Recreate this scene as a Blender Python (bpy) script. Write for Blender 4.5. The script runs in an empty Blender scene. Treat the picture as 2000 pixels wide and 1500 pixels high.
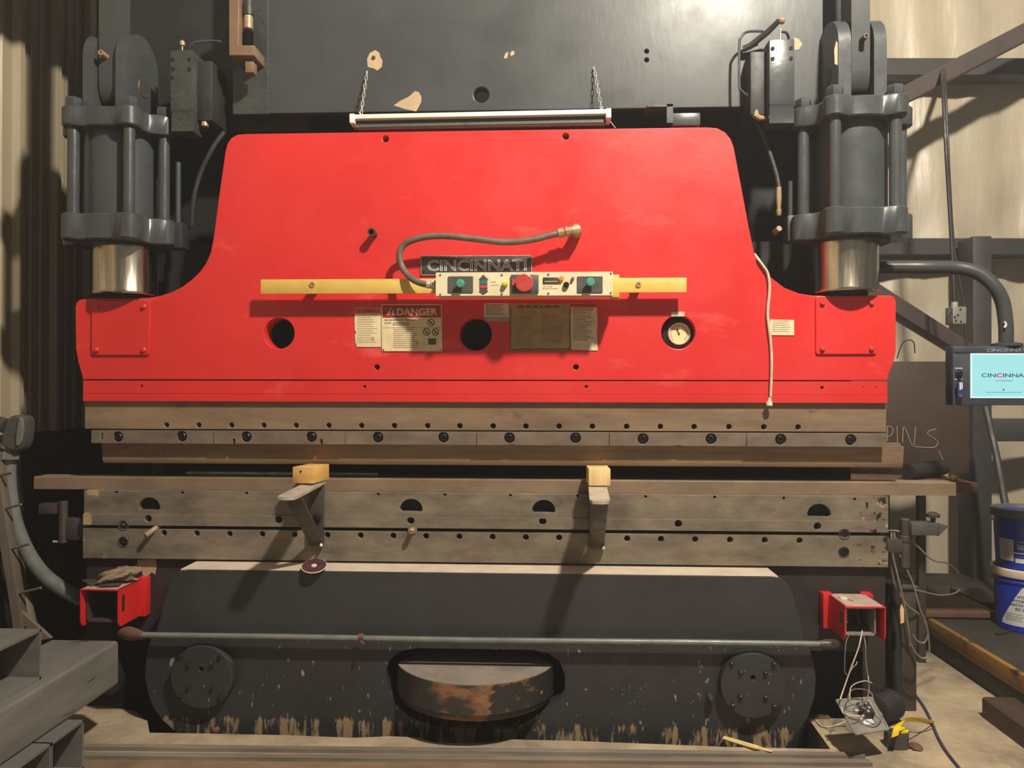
import bpy, bmesh, math, random
from mathutils import Vector, Matrix
random.seed(7)
scene = bpy.context.scene
C = scene.collection

# ------------------------------------------------------------------ camera, world, lamps, exposure
CAM = Vector((0.31, -3.474, 1.49)); YAW, PIT, ROL, F = -0.0431, 0.0045, 0.0016, 1500.0
_fw = Vector((math.sin(YAW)*math.cos(PIT), math.cos(YAW)*math.cos(PIT), math.sin(PIT)))
_r = Vector((math.cos(YAW), -math.sin(YAW), 0)); _u = _r.cross(_fw)
RR = _r*math.cos(ROL) + _u*math.sin(ROL); UU = _u*math.cos(ROL) - _r*math.sin(ROL)
cd = bpy.data.cameras.new('camera'); cam = bpy.data.objects.new('camera', cd); C.objects.link(cam)
cd.sensor_fit = 'HORIZONTAL'; cd.sensor_width = 36; cd.lens = 36*F/2000; cd.clip_start = .05
cam.matrix_world = Matrix(((RR.x, UU.x, -_fw.x, CAM.x), (RR.y, UU.y, -_fw.y, CAM.y), (RR.z, UU.z, -_fw.z, CAM.z), (0, 0, 0, 1)))
scene.camera = cam
w = bpy.data.worlds.new('shop_ambient'); scene.world = w; w.use_nodes = True
w.node_tree.nodes['Background'].inputs[0].default_value = (1.0, .95, .88, 1)
w.node_tree.nodes['Background'].inputs[1].default_value = .11
ld = bpy.data.lights.new('high_bay_lamp', 'POINT'); lo = bpy.data.objects.new('high_bay_lamp', ld); C.objects.link(lo)
lo.location = (1.8, -2.75, 5.2); ld.energy = 1680; ld.color = (1, .91, .76); ld.shadow_soft_size = .13
vs = scene.view_settings
scene.display_settings.display_device = 'sRGB'; vs.view_transform = 'Standard'; vs.look = 'None'; vs.gamma = 1; vs.use_curve_mapping = False
vs.exposure = 0.0

# ------------------------------------------------------------------ helpers
def ray(px, py): return _fw + RR*((px-1000)/F) - UU*((py-750)/F)
def at(px, py, Y):                       # pixel + depth plane -> world point
    d = ray(px, py); return CAM + d*((Y-CAM.y)/d.y)
def flo(px, py, z=0.0):                  # pixel + height plane -> world point
    d = ray(px, py); return CAM + d*((z-CAM.z)/d.z)
def X(px, Y, py=750): return at(px, py, Y).x
def Z(py, Y, px=1000): return at(px, py, Y).z
def zavg(yl, yr, Y=0): return .5*(at(163, yl, Y).z + at(1735, yr, Y).z)
def lin(c):
    return tuple((v/255/12.92 if v/255 <= .04045 else ((v/255+.055)/1.055)**2.4) for v in c) + (1,)

MATS = {}
def mk(name, c1, c2=None, scale=4, stretch=(1, 1, 1), rough=.5, rvar=.12, metal=0, bump=0, bscale=60, bstretch=None, chips=None, spec=.5, emit=None, band=None, detail=6):
    m = bpy.data.materials.new(name); m.use_nodes = True; nt = m.node_tree; N = nt.nodes; L = nt.links
    b = N['Principled BSDF']; b.inputs['Metallic'].default_value = metal; b.inputs['Specular IOR Level'].default_value = spec
    tc = N.new('ShaderNodeTexCoord'); mp = N.new('ShaderNodeMapping'); L.new(tc.outputs['Object'], mp.inputs[0]); mp.inputs['Scale'].default_value = stretch
    nz = N.new('ShaderNodeTexNoise'); nz.inputs['Scale'].default_value = scale; nz.inputs['Detail'].default_value = detail; nz.inputs['Roughness'].default_value = .62
    L.new(mp.outputs[0], nz.inputs['Vector'])
    col = None
    if c2 is None: c2 = tuple(v*.8 for v in c1)
    cr = N.new('ShaderNodeValToRGB'); cr.color_ramp.elements[0].position = .3; cr.color_ramp.elements[1].position = .7
    cr.color_ramp.elements[0].color = lin(c2); cr.color_ramp.elements[1].color = lin(c1)
    L.new(nz.outputs['Fac'], cr.inputs[0]); col = cr.outputs[0]
    rr = N.new('ShaderNodeMapRange'); rr.inputs['From Min'].default_value = .3; rr.inputs['From Max'].default_value = .7
    rr.inputs['To Min'].default_value = max(.04, rough-rvar); rr.inputs['To Max'].default_value = min(1, rough+rvar)
    n2 = N.new('ShaderNodeTexNoise'); n2.inputs['Scale'].default_value = scale*2.3; n2.inputs['Detail'].default_value = 4
    L.new(mp.outputs[0], n2.inputs['Vector']); L.new(n2.outputs['Fac'], rr.inputs[0])
    for ch in (chips or []):             # (colour, threshold, softness, scale, stretch, optional (axis, lo, hi))
        mp2 = N.new('ShaderNodeMapping'); mp2.inputs['Scale'].default_value = ch[4]; mp2.inputs['Location'].default_value = (len(N)*.37, 1.3, .7)
        L.new(tc.outputs['Object'], mp2.inputs[0])
        n3 = N.new('ShaderNodeTexNoise'); n3.inputs['Scale'].default_value = ch[3]; n3.inputs['Detail'].default_value = 7; n3.inputs['Roughness'].default_value = .65
        L.new(mp2.outputs[0], n3.inputs['Vector'])
        fac = n3.outputs['Fac']
        if len(ch) > 5:
            sx = N.new('ShaderNodeSeparateXYZ'); L.new(tc.outputs['Object'], sx.inputs[0])
            g = N.new('ShaderNodeMapRange'); g.inputs['From Min'].default_value = ch[5][1]; g.inputs['From Max'].default_value = ch[5][2]
            g.inputs['To Min'].default_value = -.35; g.inputs['To Max'].default_value = .12
            L.new(sx.outputs[ch[5][0]], g.inputs[0])
            ad = N.new('ShaderNodeMath'); ad.operation = 'ADD'; L.new(fac, ad.inputs[0]); L.new(g.outputs[0], ad.inputs[1]); fac = ad.outputs[0]
        mr = N.new('ShaderNodeMapRange'); mr.inputs['From Min'].default_value = ch[1]; mr.inputs['From Max'].default_value = ch[1]+ch[2]; L.new(fac, mr.inputs[0])
        mx = N.new('ShaderNodeMix'); mx.data_type = 'RGBA'; L.new(mr.outputs[0], mx.inputs[0]); L.new(col, mx.inputs[6]); mx.inputs[7].default_value = lin(ch[0]); col = mx.outputs[2]
    L.new(col, b.inputs['Base Color']); L.new(rr.outputs[0], b.inputs['Roughness'])
    if bump:
        mpb = N.new('ShaderNodeMapping'); mpb.inputs['Scale'].default_value = bstretch or (1, 1, 1); L.new(tc.outputs['Object'], mpb.inputs[0])
        nb = N.new('ShaderNodeTexNoise'); nb.inputs['Scale'].default_value = bscale; nb.inputs['Detail'].default_value = 5; L.new(mpb.outputs[0], nb.inputs['Vector'])
        bp = N.new('ShaderNodeBump'); bp.inputs['Strength'].default_value = bump; bp.inputs['Distance'].default_value = .01
        L.new(nb.outputs['Fac'], bp.inputs['Height']); L.new(bp.outputs[0], b.inputs['Normal'])
    if emit:
        b.inputs['Emission Color'].default_value = lin(emit[0]); b.inputs['Emission Strength'].default_value = emit[1]
    MATS[name] = m; return m

class G:                                  # mesh accumulator, world coordinates
    def __init__(s): s.v = []; s.f = []
    def add(s, v, f):
        o = len(s.v); s.v += [tuple(p) for p in v]; s.f += [tuple(i+o for i in q) for q in f]; return s
    def box(s, x0, x1, y0, y1, z0, z1, bev=0, M=None):
        x0, x1 = min(x0, x1), max(x0, x1); y0, y1 = min(y0, y1), max(y0, y1); z0, z1 = min(z0, z1), max(z0, z1)
        bm = bmesh.new(); bmesh.ops.create_cube(bm, size=1)
        for v in bm.verts: v.co = Vector(((x0+x1)/2+v.co.x*(x1-x0), (y0+y1)/2+v.co.y*(y1-y0), (z0+z1)/2+v.co.z*(z1-z0)))
        if bev: bmesh.ops.bevel(bm, geom=bm.edges[:], offset=min(bev, .45*min(x1-x0, y1-y0, z1-z0)), segments=2, affect='EDGES', profile=.5)
        return s._bm(bm, M)
    def _bm(s, bm, M=None):
        bm.verts.index_update()
        s.add([(M @ v.co) if M else v.co.copy() for v in bm.verts], [[v.index for v in f.verts] for f in bm.faces]); bm.free(); return s
    def tube(s, pts, r, seg=10, caps=True, smooth=0, rx=None):
        P = [Vector(p) for p in pts]
        if smooth: P = spline(P, smooth)
        n = len(P); rad = r if isinstance(r, (list, tuple)) else [r]*n
        if len(rad) != n: rad = [rad[0]+(rad[-1]-rad[0])*i/(n-1) for i in range(n)]
        t0 = (P[1]-P[0]).normalized(); up = Vector((0, 0, 1)) if abs(t0.z) < .9 else Vector((0, 1, 0))
        a = t0.cross(up).normalized(); V = []; Fc = []
        for i in range(n):
            t = (P[min(i+1, n-1)]-P[max(i-1, 0)]).normalized(); a = (a-t*a.dot(t)).normalized(); bb = t.cross(a)
            for k in range(seg):
                q = 2*math.pi*k/seg; V.append(P[i]+(a*math.cos(q)+bb*math.sin(q)*(rx or 1))*rad[i])
        for i in range(n-1):
            for k in range(seg): Fc.append((i*seg+k, i*seg+(k+1) % seg, (i+1)*seg+(k+1) % seg, (i+1)*seg+k))
        if caps: Fc.append(tuple(range(seg))[::-1]); Fc.append(tuple((n-1)*seg+k for k in range(seg)))
        return s.add(V, Fc)
    def lathe(s, prof, o, ax=(0, 0, 1), seg=32, caps=True):       # prof: (r, h) along axis from o
        o = Vector(o); ax = Vector(ax).normalized(); up = Vector((0, 0, 1)) if abs(ax.z) < .9 else Vector((0, 1, 0))
        a = ax.cross(up).normalized(); b = ax.cross(a); V = []; Fc = []; n = len(prof)
        for r, h in prof:
            for k in range(seg): q = 2*math.pi*k/seg; V.append(o+ax*h+(a*math.cos(q)+b*math.sin(q))*max(r, 1e-5))
        for i in range(n-1):
            for k in range(seg): Fc.append((i*seg+k, i*seg+(k+1) % seg, (i+1)*seg+(k+1) % seg, (i+1)*seg+k))
        if caps: Fc.append(tuple(range(seg))[::-1]); Fc.append(tuple((n-1)*seg+k for k in range(seg)))
        return s.add(V, Fc)
    def cyl(s, p0, p1, r, seg=20, ch=0):
        p0 = Vector(p0); p1 = Vector(p1); h = (p1-p0).length
        pr = [(r, 0), (r, h)] if not ch else [(r-ch, 0), (r, ch), (r, h-ch), (r-ch, h)]
        return s.lathe(pr, p0, p1-p0, seg)
    def prism(s, pts, d):                 # closed planar polygon extruded by d
        n = len(pts); d = Vector(d); P = [Vector(p) for p in pts]
        V = P+[p+d for p in P]; Fc = [tuple(range(n))[::-1], tuple(range(n, 2*n))]+[(i, (i+1) % n, n+(i+1) % n, n+i) for i in range(n)]
        return s.add(V, Fc)
    def plate(s, out, holes, y0, th, bev=.002):   # outline in XZ, front at y0, extends to y0+th
        cu = bpy.data.curves.new('t', 'CURVE'); cu.dimensions = '2D'; cu.fill_mode = 'BOTH'; cu.extrude = max(th/2-bev, 1e-4); cu.bevel_depth = bev; cu.bevel_resolution = 1; cu.offset = -bev
        for poly in [out]+list(holes):
            sp = cu.splines.new('POLY'); sp.points.add(len(poly)-1); sp.use_cyclic_u = True
            for i, p in enumerate(poly): sp.points[i].co = (p[0], p[-1], 0, 1)
        V, Fc = conv(cu)
        return s.add([(v[0], y0+th/2-v[2], v[1]) for v in V], Fc)
    def xf(s, M): s.v = [tuple(M @ Vector(p)) for p in s.v]; return s
def conv(cu):
    ob = bpy.data.objects.new('t', cu); C.objects.link(ob); dg = bpy.context.evaluated_depsgraph_get()
    me = bpy.data.meshes.new_from_object(ob.evaluated_get(dg)); V = [v.co[:] for v in me.vertices]; Fc = [tuple(p.vertices) for p in me.polygons]
    bpy.data.objects.remove(ob); bpy.data.curves.remove(cu); bpy.data.meshes.remove(me); return V, Fc
def spline(P, k=8):
    out = []; n = len(P)
    for i in range(n-1):
        p0, p1, p2, p3 = P[max(i-1, 0)], P[i], P[i+1], P[min(i+2, n-1)]
        for j in range(k):
            t = j/k; out.append(.5*((2*p1)+(p2-p0)*t+(2*p0-5*p1+4*p2-p3)*t*t+(3*p1-p0-3*p2+p3)*t**3))
    return out+[P[-1]]
def circ(cx, cz, r, n=24, rz=None): return [(cx+r*math.cos(2*math.pi*k/n), cz+(rz or r)*math.sin(2*math.pi*k/n)) for k in range(n)]
def rrect(x0, x1, z0, z1, r, n=4):
    o = []
    for cx, cz, a in ((x1-r, z1-r, 0), (x0+r, z1-r, 90), (x0+r, z0+r, 180), (x1-r, z0+r, 270)):
        o += [(cx+r*math.cos(math.radians(a+90*k/n)), cz+r*math.sin(math.radians(a+90*k/n))) for k in range(n+1)]
    return o
def pxo(pts, Y): return [(p.x, p.z) for p in (at(a, b, Y) for a, b in pts)]
def round_poly(pts, it=2):
    for _ in range(it):
        q = []
        for i in range(len(pts)):
            a, b = pts[i], pts[(i+1) % len(pts)]; q += [(a[0]*.75+b[0]*.25, a[1]*.75+b[1]*.25), (a[0]*.25+b[0]*.75, a[1]*.25+b[1]*.75)]
        pts = q
    return pts
def root_loc(p):
    while p.parent: p = p.parent
    return p.location.copy()
def mesh(name, g, m, off=Vector((0, 0, 0)), smooth=True):
    me = bpy.data.meshes.new(name); me.from_pydata([(v[0]-off.x, v[1]-off.y, v[2]-off.z) for v in g.v], [], g.f)
    bm = bmesh.new(); bm.from_mesh(me); bmesh.ops.recalc_face_normals(bm, faces=bm.faces[:]); bm.to_mesh(me); bm.free()
    me.materials.append(MATS[m])
    if smooth:
        me.polygons.foreach_set('use_smooth', [True]*len(me.polygons)); me.set_sharp_from_angle(angle=.6)
    return me
def P(name, g, m, parent, label=None, smooth=True):
    o = bpy.data.objects.new(name, mesh(name, g, m, root_loc(parent), smooth)); C.objects.link(o); o.parent = parent
    if label: o['label'] = label
    return o
def inst(name, me, loc, parent, label=None):
    o = bpy.data.objects.new(name, me); C.objects.link(o); o.parent = parent; o.location = Vector(loc)-root_loc(parent)
    if label: o['label'] = label
    return o
def tag(o, label, cat, group=None):
    o['label'] = label; o['category'] = cat
    if group: o['group'] = group
    return o
def T(name, label, cat, loc, group=None):
    o = bpy.data.objects.new(name, None); C.objects.link(o); o.location = Vector(loc); o.empty_display_size = .1; bpy.context.view_layer.update()
    return tag(o, label, cat, group)
def O(name, g, m, label, cat, group=None, kind=None, smooth=True):
    xs = [v[0] for v in g.v]; ys = [v[1] for v in g.v]; zs = [v[2] for v in g.v]
    off = Vector(((min(xs)+max(xs))/2, (min(ys)+max(ys))/2, min(zs)))
    o = bpy.data.objects.new(name, mesh(name, g, m, off, smooth)); C.objects.link(o); o.location = off
    if kind: o['kind'] = kind
    if label: tag(o, label, cat, group)
    return o
def text(s, rect, Y, ex=.0008, bold=.0, outline=0, M=None):       # string fitted to (x0,x1,z0,z1) in plane Y, facing -Y
    cu = bpy.data.curves.new('t', 'FONT'); cu.body = s; cu.size = 1; cu.resolution_u = 3
    if outline: cu.fill_mode = 'NONE'; cu.bevel_depth = outline; cu.bevel_resolution = 0
    else: cu.extrude = .01; cu.offset = bold
    V, Fc = conv(cu); xs = [v[0] for v in V]; ys = [v[1] for v in V]; x0, x1, z0, z1 = rect
    g = G(); sx = (x1-x0)/(max(xs)-min(xs)); sz = (z1-z0)/(max(ys)-min(ys)); zz = max(abs(v[2]) for v in V)
    g.add([(x0+(v[0]-min(xs))*sx, Y-(v[2]/zz)*ex, z0+(v[1]-min(ys))*sz) for v in V], Fc)
    return g
def scribble(rows, x0, x1, Y, h, seed=1, ex=.0006, g=None, lo=.5):     # rows of tiny unreadable print
    rnd = random.Random(seed); g = g or G()
    for z in rows:
        x = x0; end = x0+(x1-x0)*rnd.uniform(lo, 1)
        while x < end-h:
            w_ = rnd.uniform(.8, 3.2)*h; w_ = min(w_, end-x); g.box(x, x+w_, Y-ex, Y, z-h/2, z+h/2); x += w_+h*.7
    return g
def hexnut(r, h): return G().lathe([(r*.9, 0), (r, h*.12), (r, h*.85), (r*.85, h)], (0, 0, 0), (0, 0, 1), 6)
def disc_y(r, h, seg=20, ch=.0): return G().cyl((0, 0, 0), (0, -h, 0), r, seg, ch)       # sticks out toward -Y

# ------------------------------------------------------------------ materials
mk('red', (212, 46, 44), (196, 38, 37), scale=1.6, rough=.40, rvar=.10, bump=.05, bscale=35, chips=[((228, 100, 92), .60, .28, 2.6, (1, 1, 2.2))])
mk('red_box', (216, 38, 38), (196, 32, 33), scale=9, rough=.42, chips=[((120, 80, 70), .70, .03, 26, (1, 1, 1))])
mk('dusty_red', (176, 160, 148), (150, 120, 110), scale=14, rough=.8)
mk('charcoal', (66, 69, 70), (58, 61, 62), scale=2.2, rough=.39, rvar=.08, spec=.33, bump=.05, bscale=28, bstretch=(1, 1, .35), chips=[((150, 150, 145), .735, .03, 16, (1, 1, .4))])
mk('charcoal_rough', (66, 69, 68), (52, 55, 54), scale=5, rough=.27, rvar=.06, bump=.5, bscale=42)
mk('charcoal_cyl', (68, 72, 74), (56, 60, 62), scale=4, rough=.33, rvar=.08, bump=.10, bscale=22, chips=[((206, 172, 126), .735, .015, 9, (1, 1, 1))])
mk('black_paint', (46, 47, 48), (36, 36, 38), scale=4, rough=.5, bump=.06, bscale=30)
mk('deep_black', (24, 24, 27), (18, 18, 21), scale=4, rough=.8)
mk('apron', (54, 57, 58), (46, 48, 49), scale=3, rough=.46, bump=.05, bscale=40, chips=[((120, 120, 112), .74, .03, 30, (1, 1, .6))])
mk('apron_low', (50, 52, 53), (40, 41, 42), scale=4, rough=.45, bump=.08, bscale=40, chips=[((136, 140, 136), .645, .015, 36, (1.3, 1, .5)), ((176, 150, 112), .70, .03, 30, (1, 1, .8)), ((150, 128, 98), .61, .07, 11, (2.2, 1, .38), (2, .12, .03))])
mk('bed_dark', (52, 44, 42), (36, 31, 31), scale=5, rough=.55, bump=.1, chips=[((186, 146, 92), .70, .02, 5, (1, 1, 1)), ((120, 110, 100), .68, .03, 22, (1, 1, 1))])
mk('dust', (202, 186, 166), (180, 164, 146), scale=9, rough=.9)
mk('steel_brown', (150, 126, 100), (112, 92, 76), scale=2.2, stretch=(1, 1, 5), rough=.46, rvar=.1, metal=.2, bump=.02, bscale=60, bstretch=(.3, 1, 3), chips=[((92, 78, 66), .63, .1, 6, (1, 1, 1.5)), ((178, 156, 126), .68, .08, 5, (.7, 1, 3)), ((150, 72, 58), .68, .14, 2.6, (1, 1, 2)), ((168, 52, 44), .60, .16, 3.0, (1, 1, 1), (2, 1.39, 1.44))])
mk('steel_die', (144, 121, 98), (116, 97, 80), scale=5, stretch=(1, 1, 2), rough=.5, metal=.15, bump=.02, chips=[((96, 82, 70), .62, .12, 4, (1, 1, 1.5)), ((170, 146, 120), .70, .06, 9, (.6, 1, 2))])
mk('steel_clamp', (136, 120, 104), (104, 92, 82), scale=5, stretch=(1, 1, 2), rough=.42, metal=.25, bump=.05, chips=[((176, 162, 146), .69, .06, 7, (1, 1, 2))])
mk('steel_punch', (154, 127, 97), (116, 95, 75), scale=3, stretch=(.7, 1, 8), rough=.42, metal=.25)
mk('steel_bed', (142, 130, 112), (96, 88, 78), scale=5, stretch=(1, 1, 2.5), rough=.42, metal=.2, bump=.08, bscale=30, bstretch=(.4, 1, 5), chips=[((108, 88, 80), .60, .12, 1.6, (1, 1, 3)), ((186, 160, 112), .64, .05, 9, (1, 1, 2.5), (0, 1.15, 1.85)), ((40, 36, 32), .665, .03, 24, (1, 1, 1), (0, 1.0, 1.8)), ((184, 160, 118), .63, .05, 8, (1, 1, 1.5), (0, -1.35, -1.8))])
mk('chrome', (205, 195, 175), (180, 168, 148), scale=5, stretch=(6, 6, .4), rough=.2, rvar=.06, metal=1)
mk('bright_steel', (206, 202, 192), (170, 166, 156), scale=16, rough=.32, metal=.35)
mk('dark_steel', (84, 76, 70), (62, 56, 52), scale=9, rough=.45, metal=.25, bump=.08)
mk('bolt_dark', (58, 54, 52), (40, 38, 38), scale=20, rough=.35, metal=.7)
mk('boss', (150, 140, 128), (122, 113, 104), scale=6, rough=.42, metal=.1)
mk('boss_front', (62, 60, 58), (46, 44, 43), scale=7, rough=.4, chips=[((138, 98, 68), .57, .12, 5, (1, 1, 2.5), (0, -.36, -.10)), ((40, 38, 37), .50, .06, 7, (1, 1, 2), (0, -.06, .12)), ((150, 120, 90), .66, .03, 22, (1, 1, 3))])
mk('yellow', (224, 190, 100), (206, 168, 82), scale=6, rough=.55, chips=[((150, 112, 70), .70, .05, 9, (1, 1, 3))])
mk('cream', (222, 212, 178), (204, 190, 154), scale=12, rough=.45, chips=[((130, 114, 80), .70, .04, 40, (1, 1, 1))])
mk('aluminium_edge', (226, 222, 208), scale=20, rough=.35, metal=.6)
mk('nameplate', (74, 72, 70), (64, 62, 60), scale=8, rough=.22)
mk('white_paint', (232, 230, 222), (220, 216, 206), scale=6, rough=.4)
mk('reflector', (150, 146, 140), (120, 116, 112), scale=6, rough=.25, metal=.6)
mk('paper', (226, 212, 176), (200, 178, 136), scale=11, rough=.7, chips=[((176, 132, 84), .66, .08, 9, (1, 1, 1))])
mk('paper_plain', (216, 204, 176), (186, 172, 142), scale=14, rough=.65)
mk('placard', (168, 146, 96), (140, 120, 80), scale=16, rough=.5, chips=[((200, 190, 160), .66, .06, 14, (1, 1, 2))])
mk('sign_red', (168, 34, 36), (150, 28, 30), scale=8, rough=.4)
mk('orange_red', (206, 84, 40), (190, 70, 34), scale=8, rough=.5)
mk('ink', (38, 32, 30), scale=20, rough=.6)
mk('ink_soft', (128, 112, 88), (108, 94, 74), scale=30, rough=.7)
mk('grey_patch', (150, 152, 148), scale=20, rough=.5)
mk('green_button', (74, 150, 128), (64, 136, 116), scale=20, rough=.35)
mk('red_button', (196, 74, 66), (176, 60, 54), scale=20, rough=.35)
mk('teal', (44, 128, 132), scale=20, rough=.4)
mk('yellow_button', (232, 208, 30), scale=20, rough=.3)
mk('lamp_orange', (240, 120, 40), scale=20, rough=.3, emit=((255, 110, 30), .9))
mk('grey_plastic', (78, 78, 74), (66, 66, 62), scale=20, rough=.5)
mk('rubber', (46, 44, 42), (36, 34, 33), scale=18, rough=.55)
mk('cable_grey', (112, 98, 86), (88, 76, 66), scale=16, rough=.5)
mk('brass', (174, 150, 116), (146, 122, 90), scale=22, rough=.4, metal=.2)
mk('primer', (182, 156, 124), (168, 142, 110), scale=14, rough=.7)
mk('copper_bracket', (138, 112, 88), (116, 92, 72), scale=8, rough=.5, metal=.25)
mk('wood', (222, 178, 106), (196, 146, 78), scale=7, stretch=(1, 1, 6), rough=.65, bump=.08, chips=[((150, 104, 54), .70, .06, 12, (1, 1, 6))])
mk('wood_pale', (226, 200, 142), (206, 174, 112), scale=7, stretch=(7, 1, 1), rough=.65, bump=.06)
mk('insulation', (190, 178, 156), (172, 160, 139), scale=1.6, rough=.42, rvar=.08, bump=1.0, bscale=3.0, bstretch=(3.4, 1, .55))
mk('wall_panel', (158, 145, 120), (142, 130, 108), scale=1.2, stretch=(1, 1, .4), rough=.5)
mk('concrete', (188, 168, 138), (124, 110, 92), scale=3.2, rough=.8, bump=.35, bscale=26, chips=[((78, 69, 60), .55, .2, 1.5, (1, 1, 1)), ((210, 190, 160), .70, .03, 34, (1, 1, 1))], detail=10)
mk('pit', (24, 22, 21), scale=6, rough=.9)
mk('beam', (62, 61, 61), (52, 51, 51), scale=3, rough=.55)
mk('beam_brown', (74, 62, 58), (60, 50, 46), scale=3, rough=.6)
mk('brown_plate', (74, 58, 49), (60, 46, 40), scale=2.5, rough=.55, bump=.05)
mk('chalk', (182, 158, 132), scale=30, rough=.9)
mk('tube_steel', (128, 124, 118), (98, 97, 94), scale=3, stretch=(1, .35, 3), rough=.42, metal=.15, bump=.06, chips=[((206, 152, 84), .725, .02, 7, (1, .5, 1)), ((64, 62, 62), .64, .05, 5, (1, .6, 4))])
mk('conduit', (118, 120, 114), (96, 98, 94), scale=10, rough=.35)
mk('stand_paint', (118, 106, 92), (98, 88, 76), scale=6, rough=.55)
mk('blue_pail', (22, 52, 168), (18, 44, 150), scale=6, rough=.33)
mk('lid_grey', (96, 96, 88), (78, 78, 72), scale=8, rough=.5)
mk('lid_cream', (226, 212, 184), (206, 188, 156), scale=8, rough=.5)
mk('label_white', (214, 214, 210), (196, 198, 198), scale=10, rough=.5)
mk('label_blue', (26, 62, 176), scale=10, rough=.4)
mk('screen', (30, 44, 46), scale=2, rough=.3, emit=((176, 244, 244), .88))
mk('screen_edge', (40, 46, 46), scale=2, rough=.3, emit=((225, 252, 252), .95))
mk('screen_ink', (10, 18, 22), scale=2, rough=.4, emit=((66, 104, 122), .8))
mk('screen_logo', (40, 36, 38), scale=2, rough=.4, emit=((236, 214, 232), .9))
mk('bezel', (62, 66, 74), (54, 58, 66), scale=6, rough=.4)
mk('bezel_ink', (128, 140, 158), scale=6, rough=.5)
mk('key_blue', (40, 62, 120), scale=6, rough=.35)
mk('platform', (62, 56, 50), (44, 40, 37), scale=3, rough=.6, bump=.1, chips=[((130, 104, 70), .66, .06, 7, (1, 1, 1))])
mk('platform_yellow', (156, 112, 48), (104, 78, 42), scale=6, stretch=(1, .4, 1), rough=.6, bump=.1, chips=[((60, 48, 38), .60, .05, 9, (1, .5, 1))])
mk('tape_yellow', (240, 206, 20), (226, 188, 14), scale=9, rough=.35)
mk('tape_grey', (76, 74, 70), (60, 58, 56), scale=40, rough=.6)
mk('rag', (150, 128, 104), (104, 88, 72), scale=9, rough=.9, bump=.3, chips=[((60, 52, 46), .62, .06, 10, (1, 1, 1))])
mk('scrap', (92, 86, 80), (70, 66, 62), scale=10, rough=.5, metal=.4)
mk('wire_white', (216, 202, 176), scale=10, rough=.5)
mk('wire_grey', (132, 122, 112), (104, 96, 88), scale=10, rough=.45)
mk('wire_blue', (58, 66, 84), scale=10, rough=.45)
mk('cover_grey', (150, 146, 138), (124, 120, 112), scale=12, rough=.45, metal=.2)
mk('rust', (116, 80, 60), (88, 62, 48), scale=9, rough=.7)
mk('floor_bar', (150, 140, 126), (112, 104, 94), scale=4, stretch=(.6, 4, 4), rough=.42, metal=.2, chips=[((214, 200, 176), .69, .04, 12, (1, 1, 1))])
mk('maroon', (78, 44, 52), (66, 36, 44), scale=10, rough=.45)
mk('pink', (222, 190, 178), scale=10, rough=.6)
mk('gauge_face', (232, 214, 160), (222, 200, 140), scale=20, rough=.4)

# ------------------------------------------------------------------ the room
BW = 1.83
FY = -.20                                         # front edge of the machine pit
def struct(name, g, m, smooth=True):
    o = O(name, g, m, None, None, kind='structure', smooth=smooth); return o
# floor: slab with a ragged pit under the machine
edge = [(285, 1440), (292, 1408), (250, 1380), (160, 1376)]
pit = [flo(*p) for p in [(292, 1431), (420, 1433), (560, 1436), (690, 1441), (760, 1438), (812, 1440), (850, 1450), (905, 1452), (960, 1449), (1000, 1444), (1120, 1447), (1300, 1454), (1420, 1459), (1622, 1463)]]
pitL = [flo(288, 1408), flo(262, 1388), flo(200, 1379)]
g = G(); xl, xr, y0, y1 = -6.0, 7.0, -7.0, 2.75
front = [Vector((-2.0, pitL[-1].y, 0))]+[pitL[2], pitL[1], pitL[0]]+pit+[flo(1578, 1402)]+[Vector((1.86, flo(1578, 1402).y, 0))]
fl = [(xl, front[0].y)]+[(p.x, p.y) for p in front]+[(xr, front[-1].y)]
def slab(g, poly, z1, z0):
    g.prism([(p[0], p[1], z1) for p in poly], (0, 0, z0-z1)); return g
# front slab as a fan of quads to the near edge
for a, b in zip(fl[:-1], fl[1:]):
    if abs(b[0]-a[0]) < 1e-6: g.add([(a[0], a[1], 0), (b[0], b[1], 0), (b[0], b[1], -.5), (a[0], a[1], -.5)], [(0, 1, 2, 3)]); continue
    g.add([(a[0], y0, 0), (b[0], y0, 0), (b[0], b[1], 0), (a[0], a[1], 0), (a[0], a[1], -.5), (b[0], b[1], -.5)], [(0, 1, 2, 3), (3, 2, 5, 4)])
rx = 1.86
g.add([(rx, fl[-1][1], 0), (xr, fl[-1][1], 0), (xr, y1, 0), (rx, y1, 0), (rx, fl[-1][1], -.5), (rx, y1, -.5)], [(0, 1, 2, 3), (0, 3, 5, 4)])
g.add([(xl, fl[0][1], 0), (-2.0, fl[0][1], 0), (-2.0, y1, 0), (xl, y1, 0)], [(0, 1, 2, 3)])
g.add([(-2.0, fl[0][1], -.45), (rx, fl[0][1]-.3, -.45), (rx, y1, -.45), (-2.0, y1, -.45)], [(0, 1, 2, 3)])
g.add([(-2.0, fl[0][1], 0), (-2.0, y1, 0), (-2.0, y1, -.45), (-2.0, fl[0][1], -.45)], [(0, 1, 2, 3)])
struct('floor', g, 'concrete', smooth=False)
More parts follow.
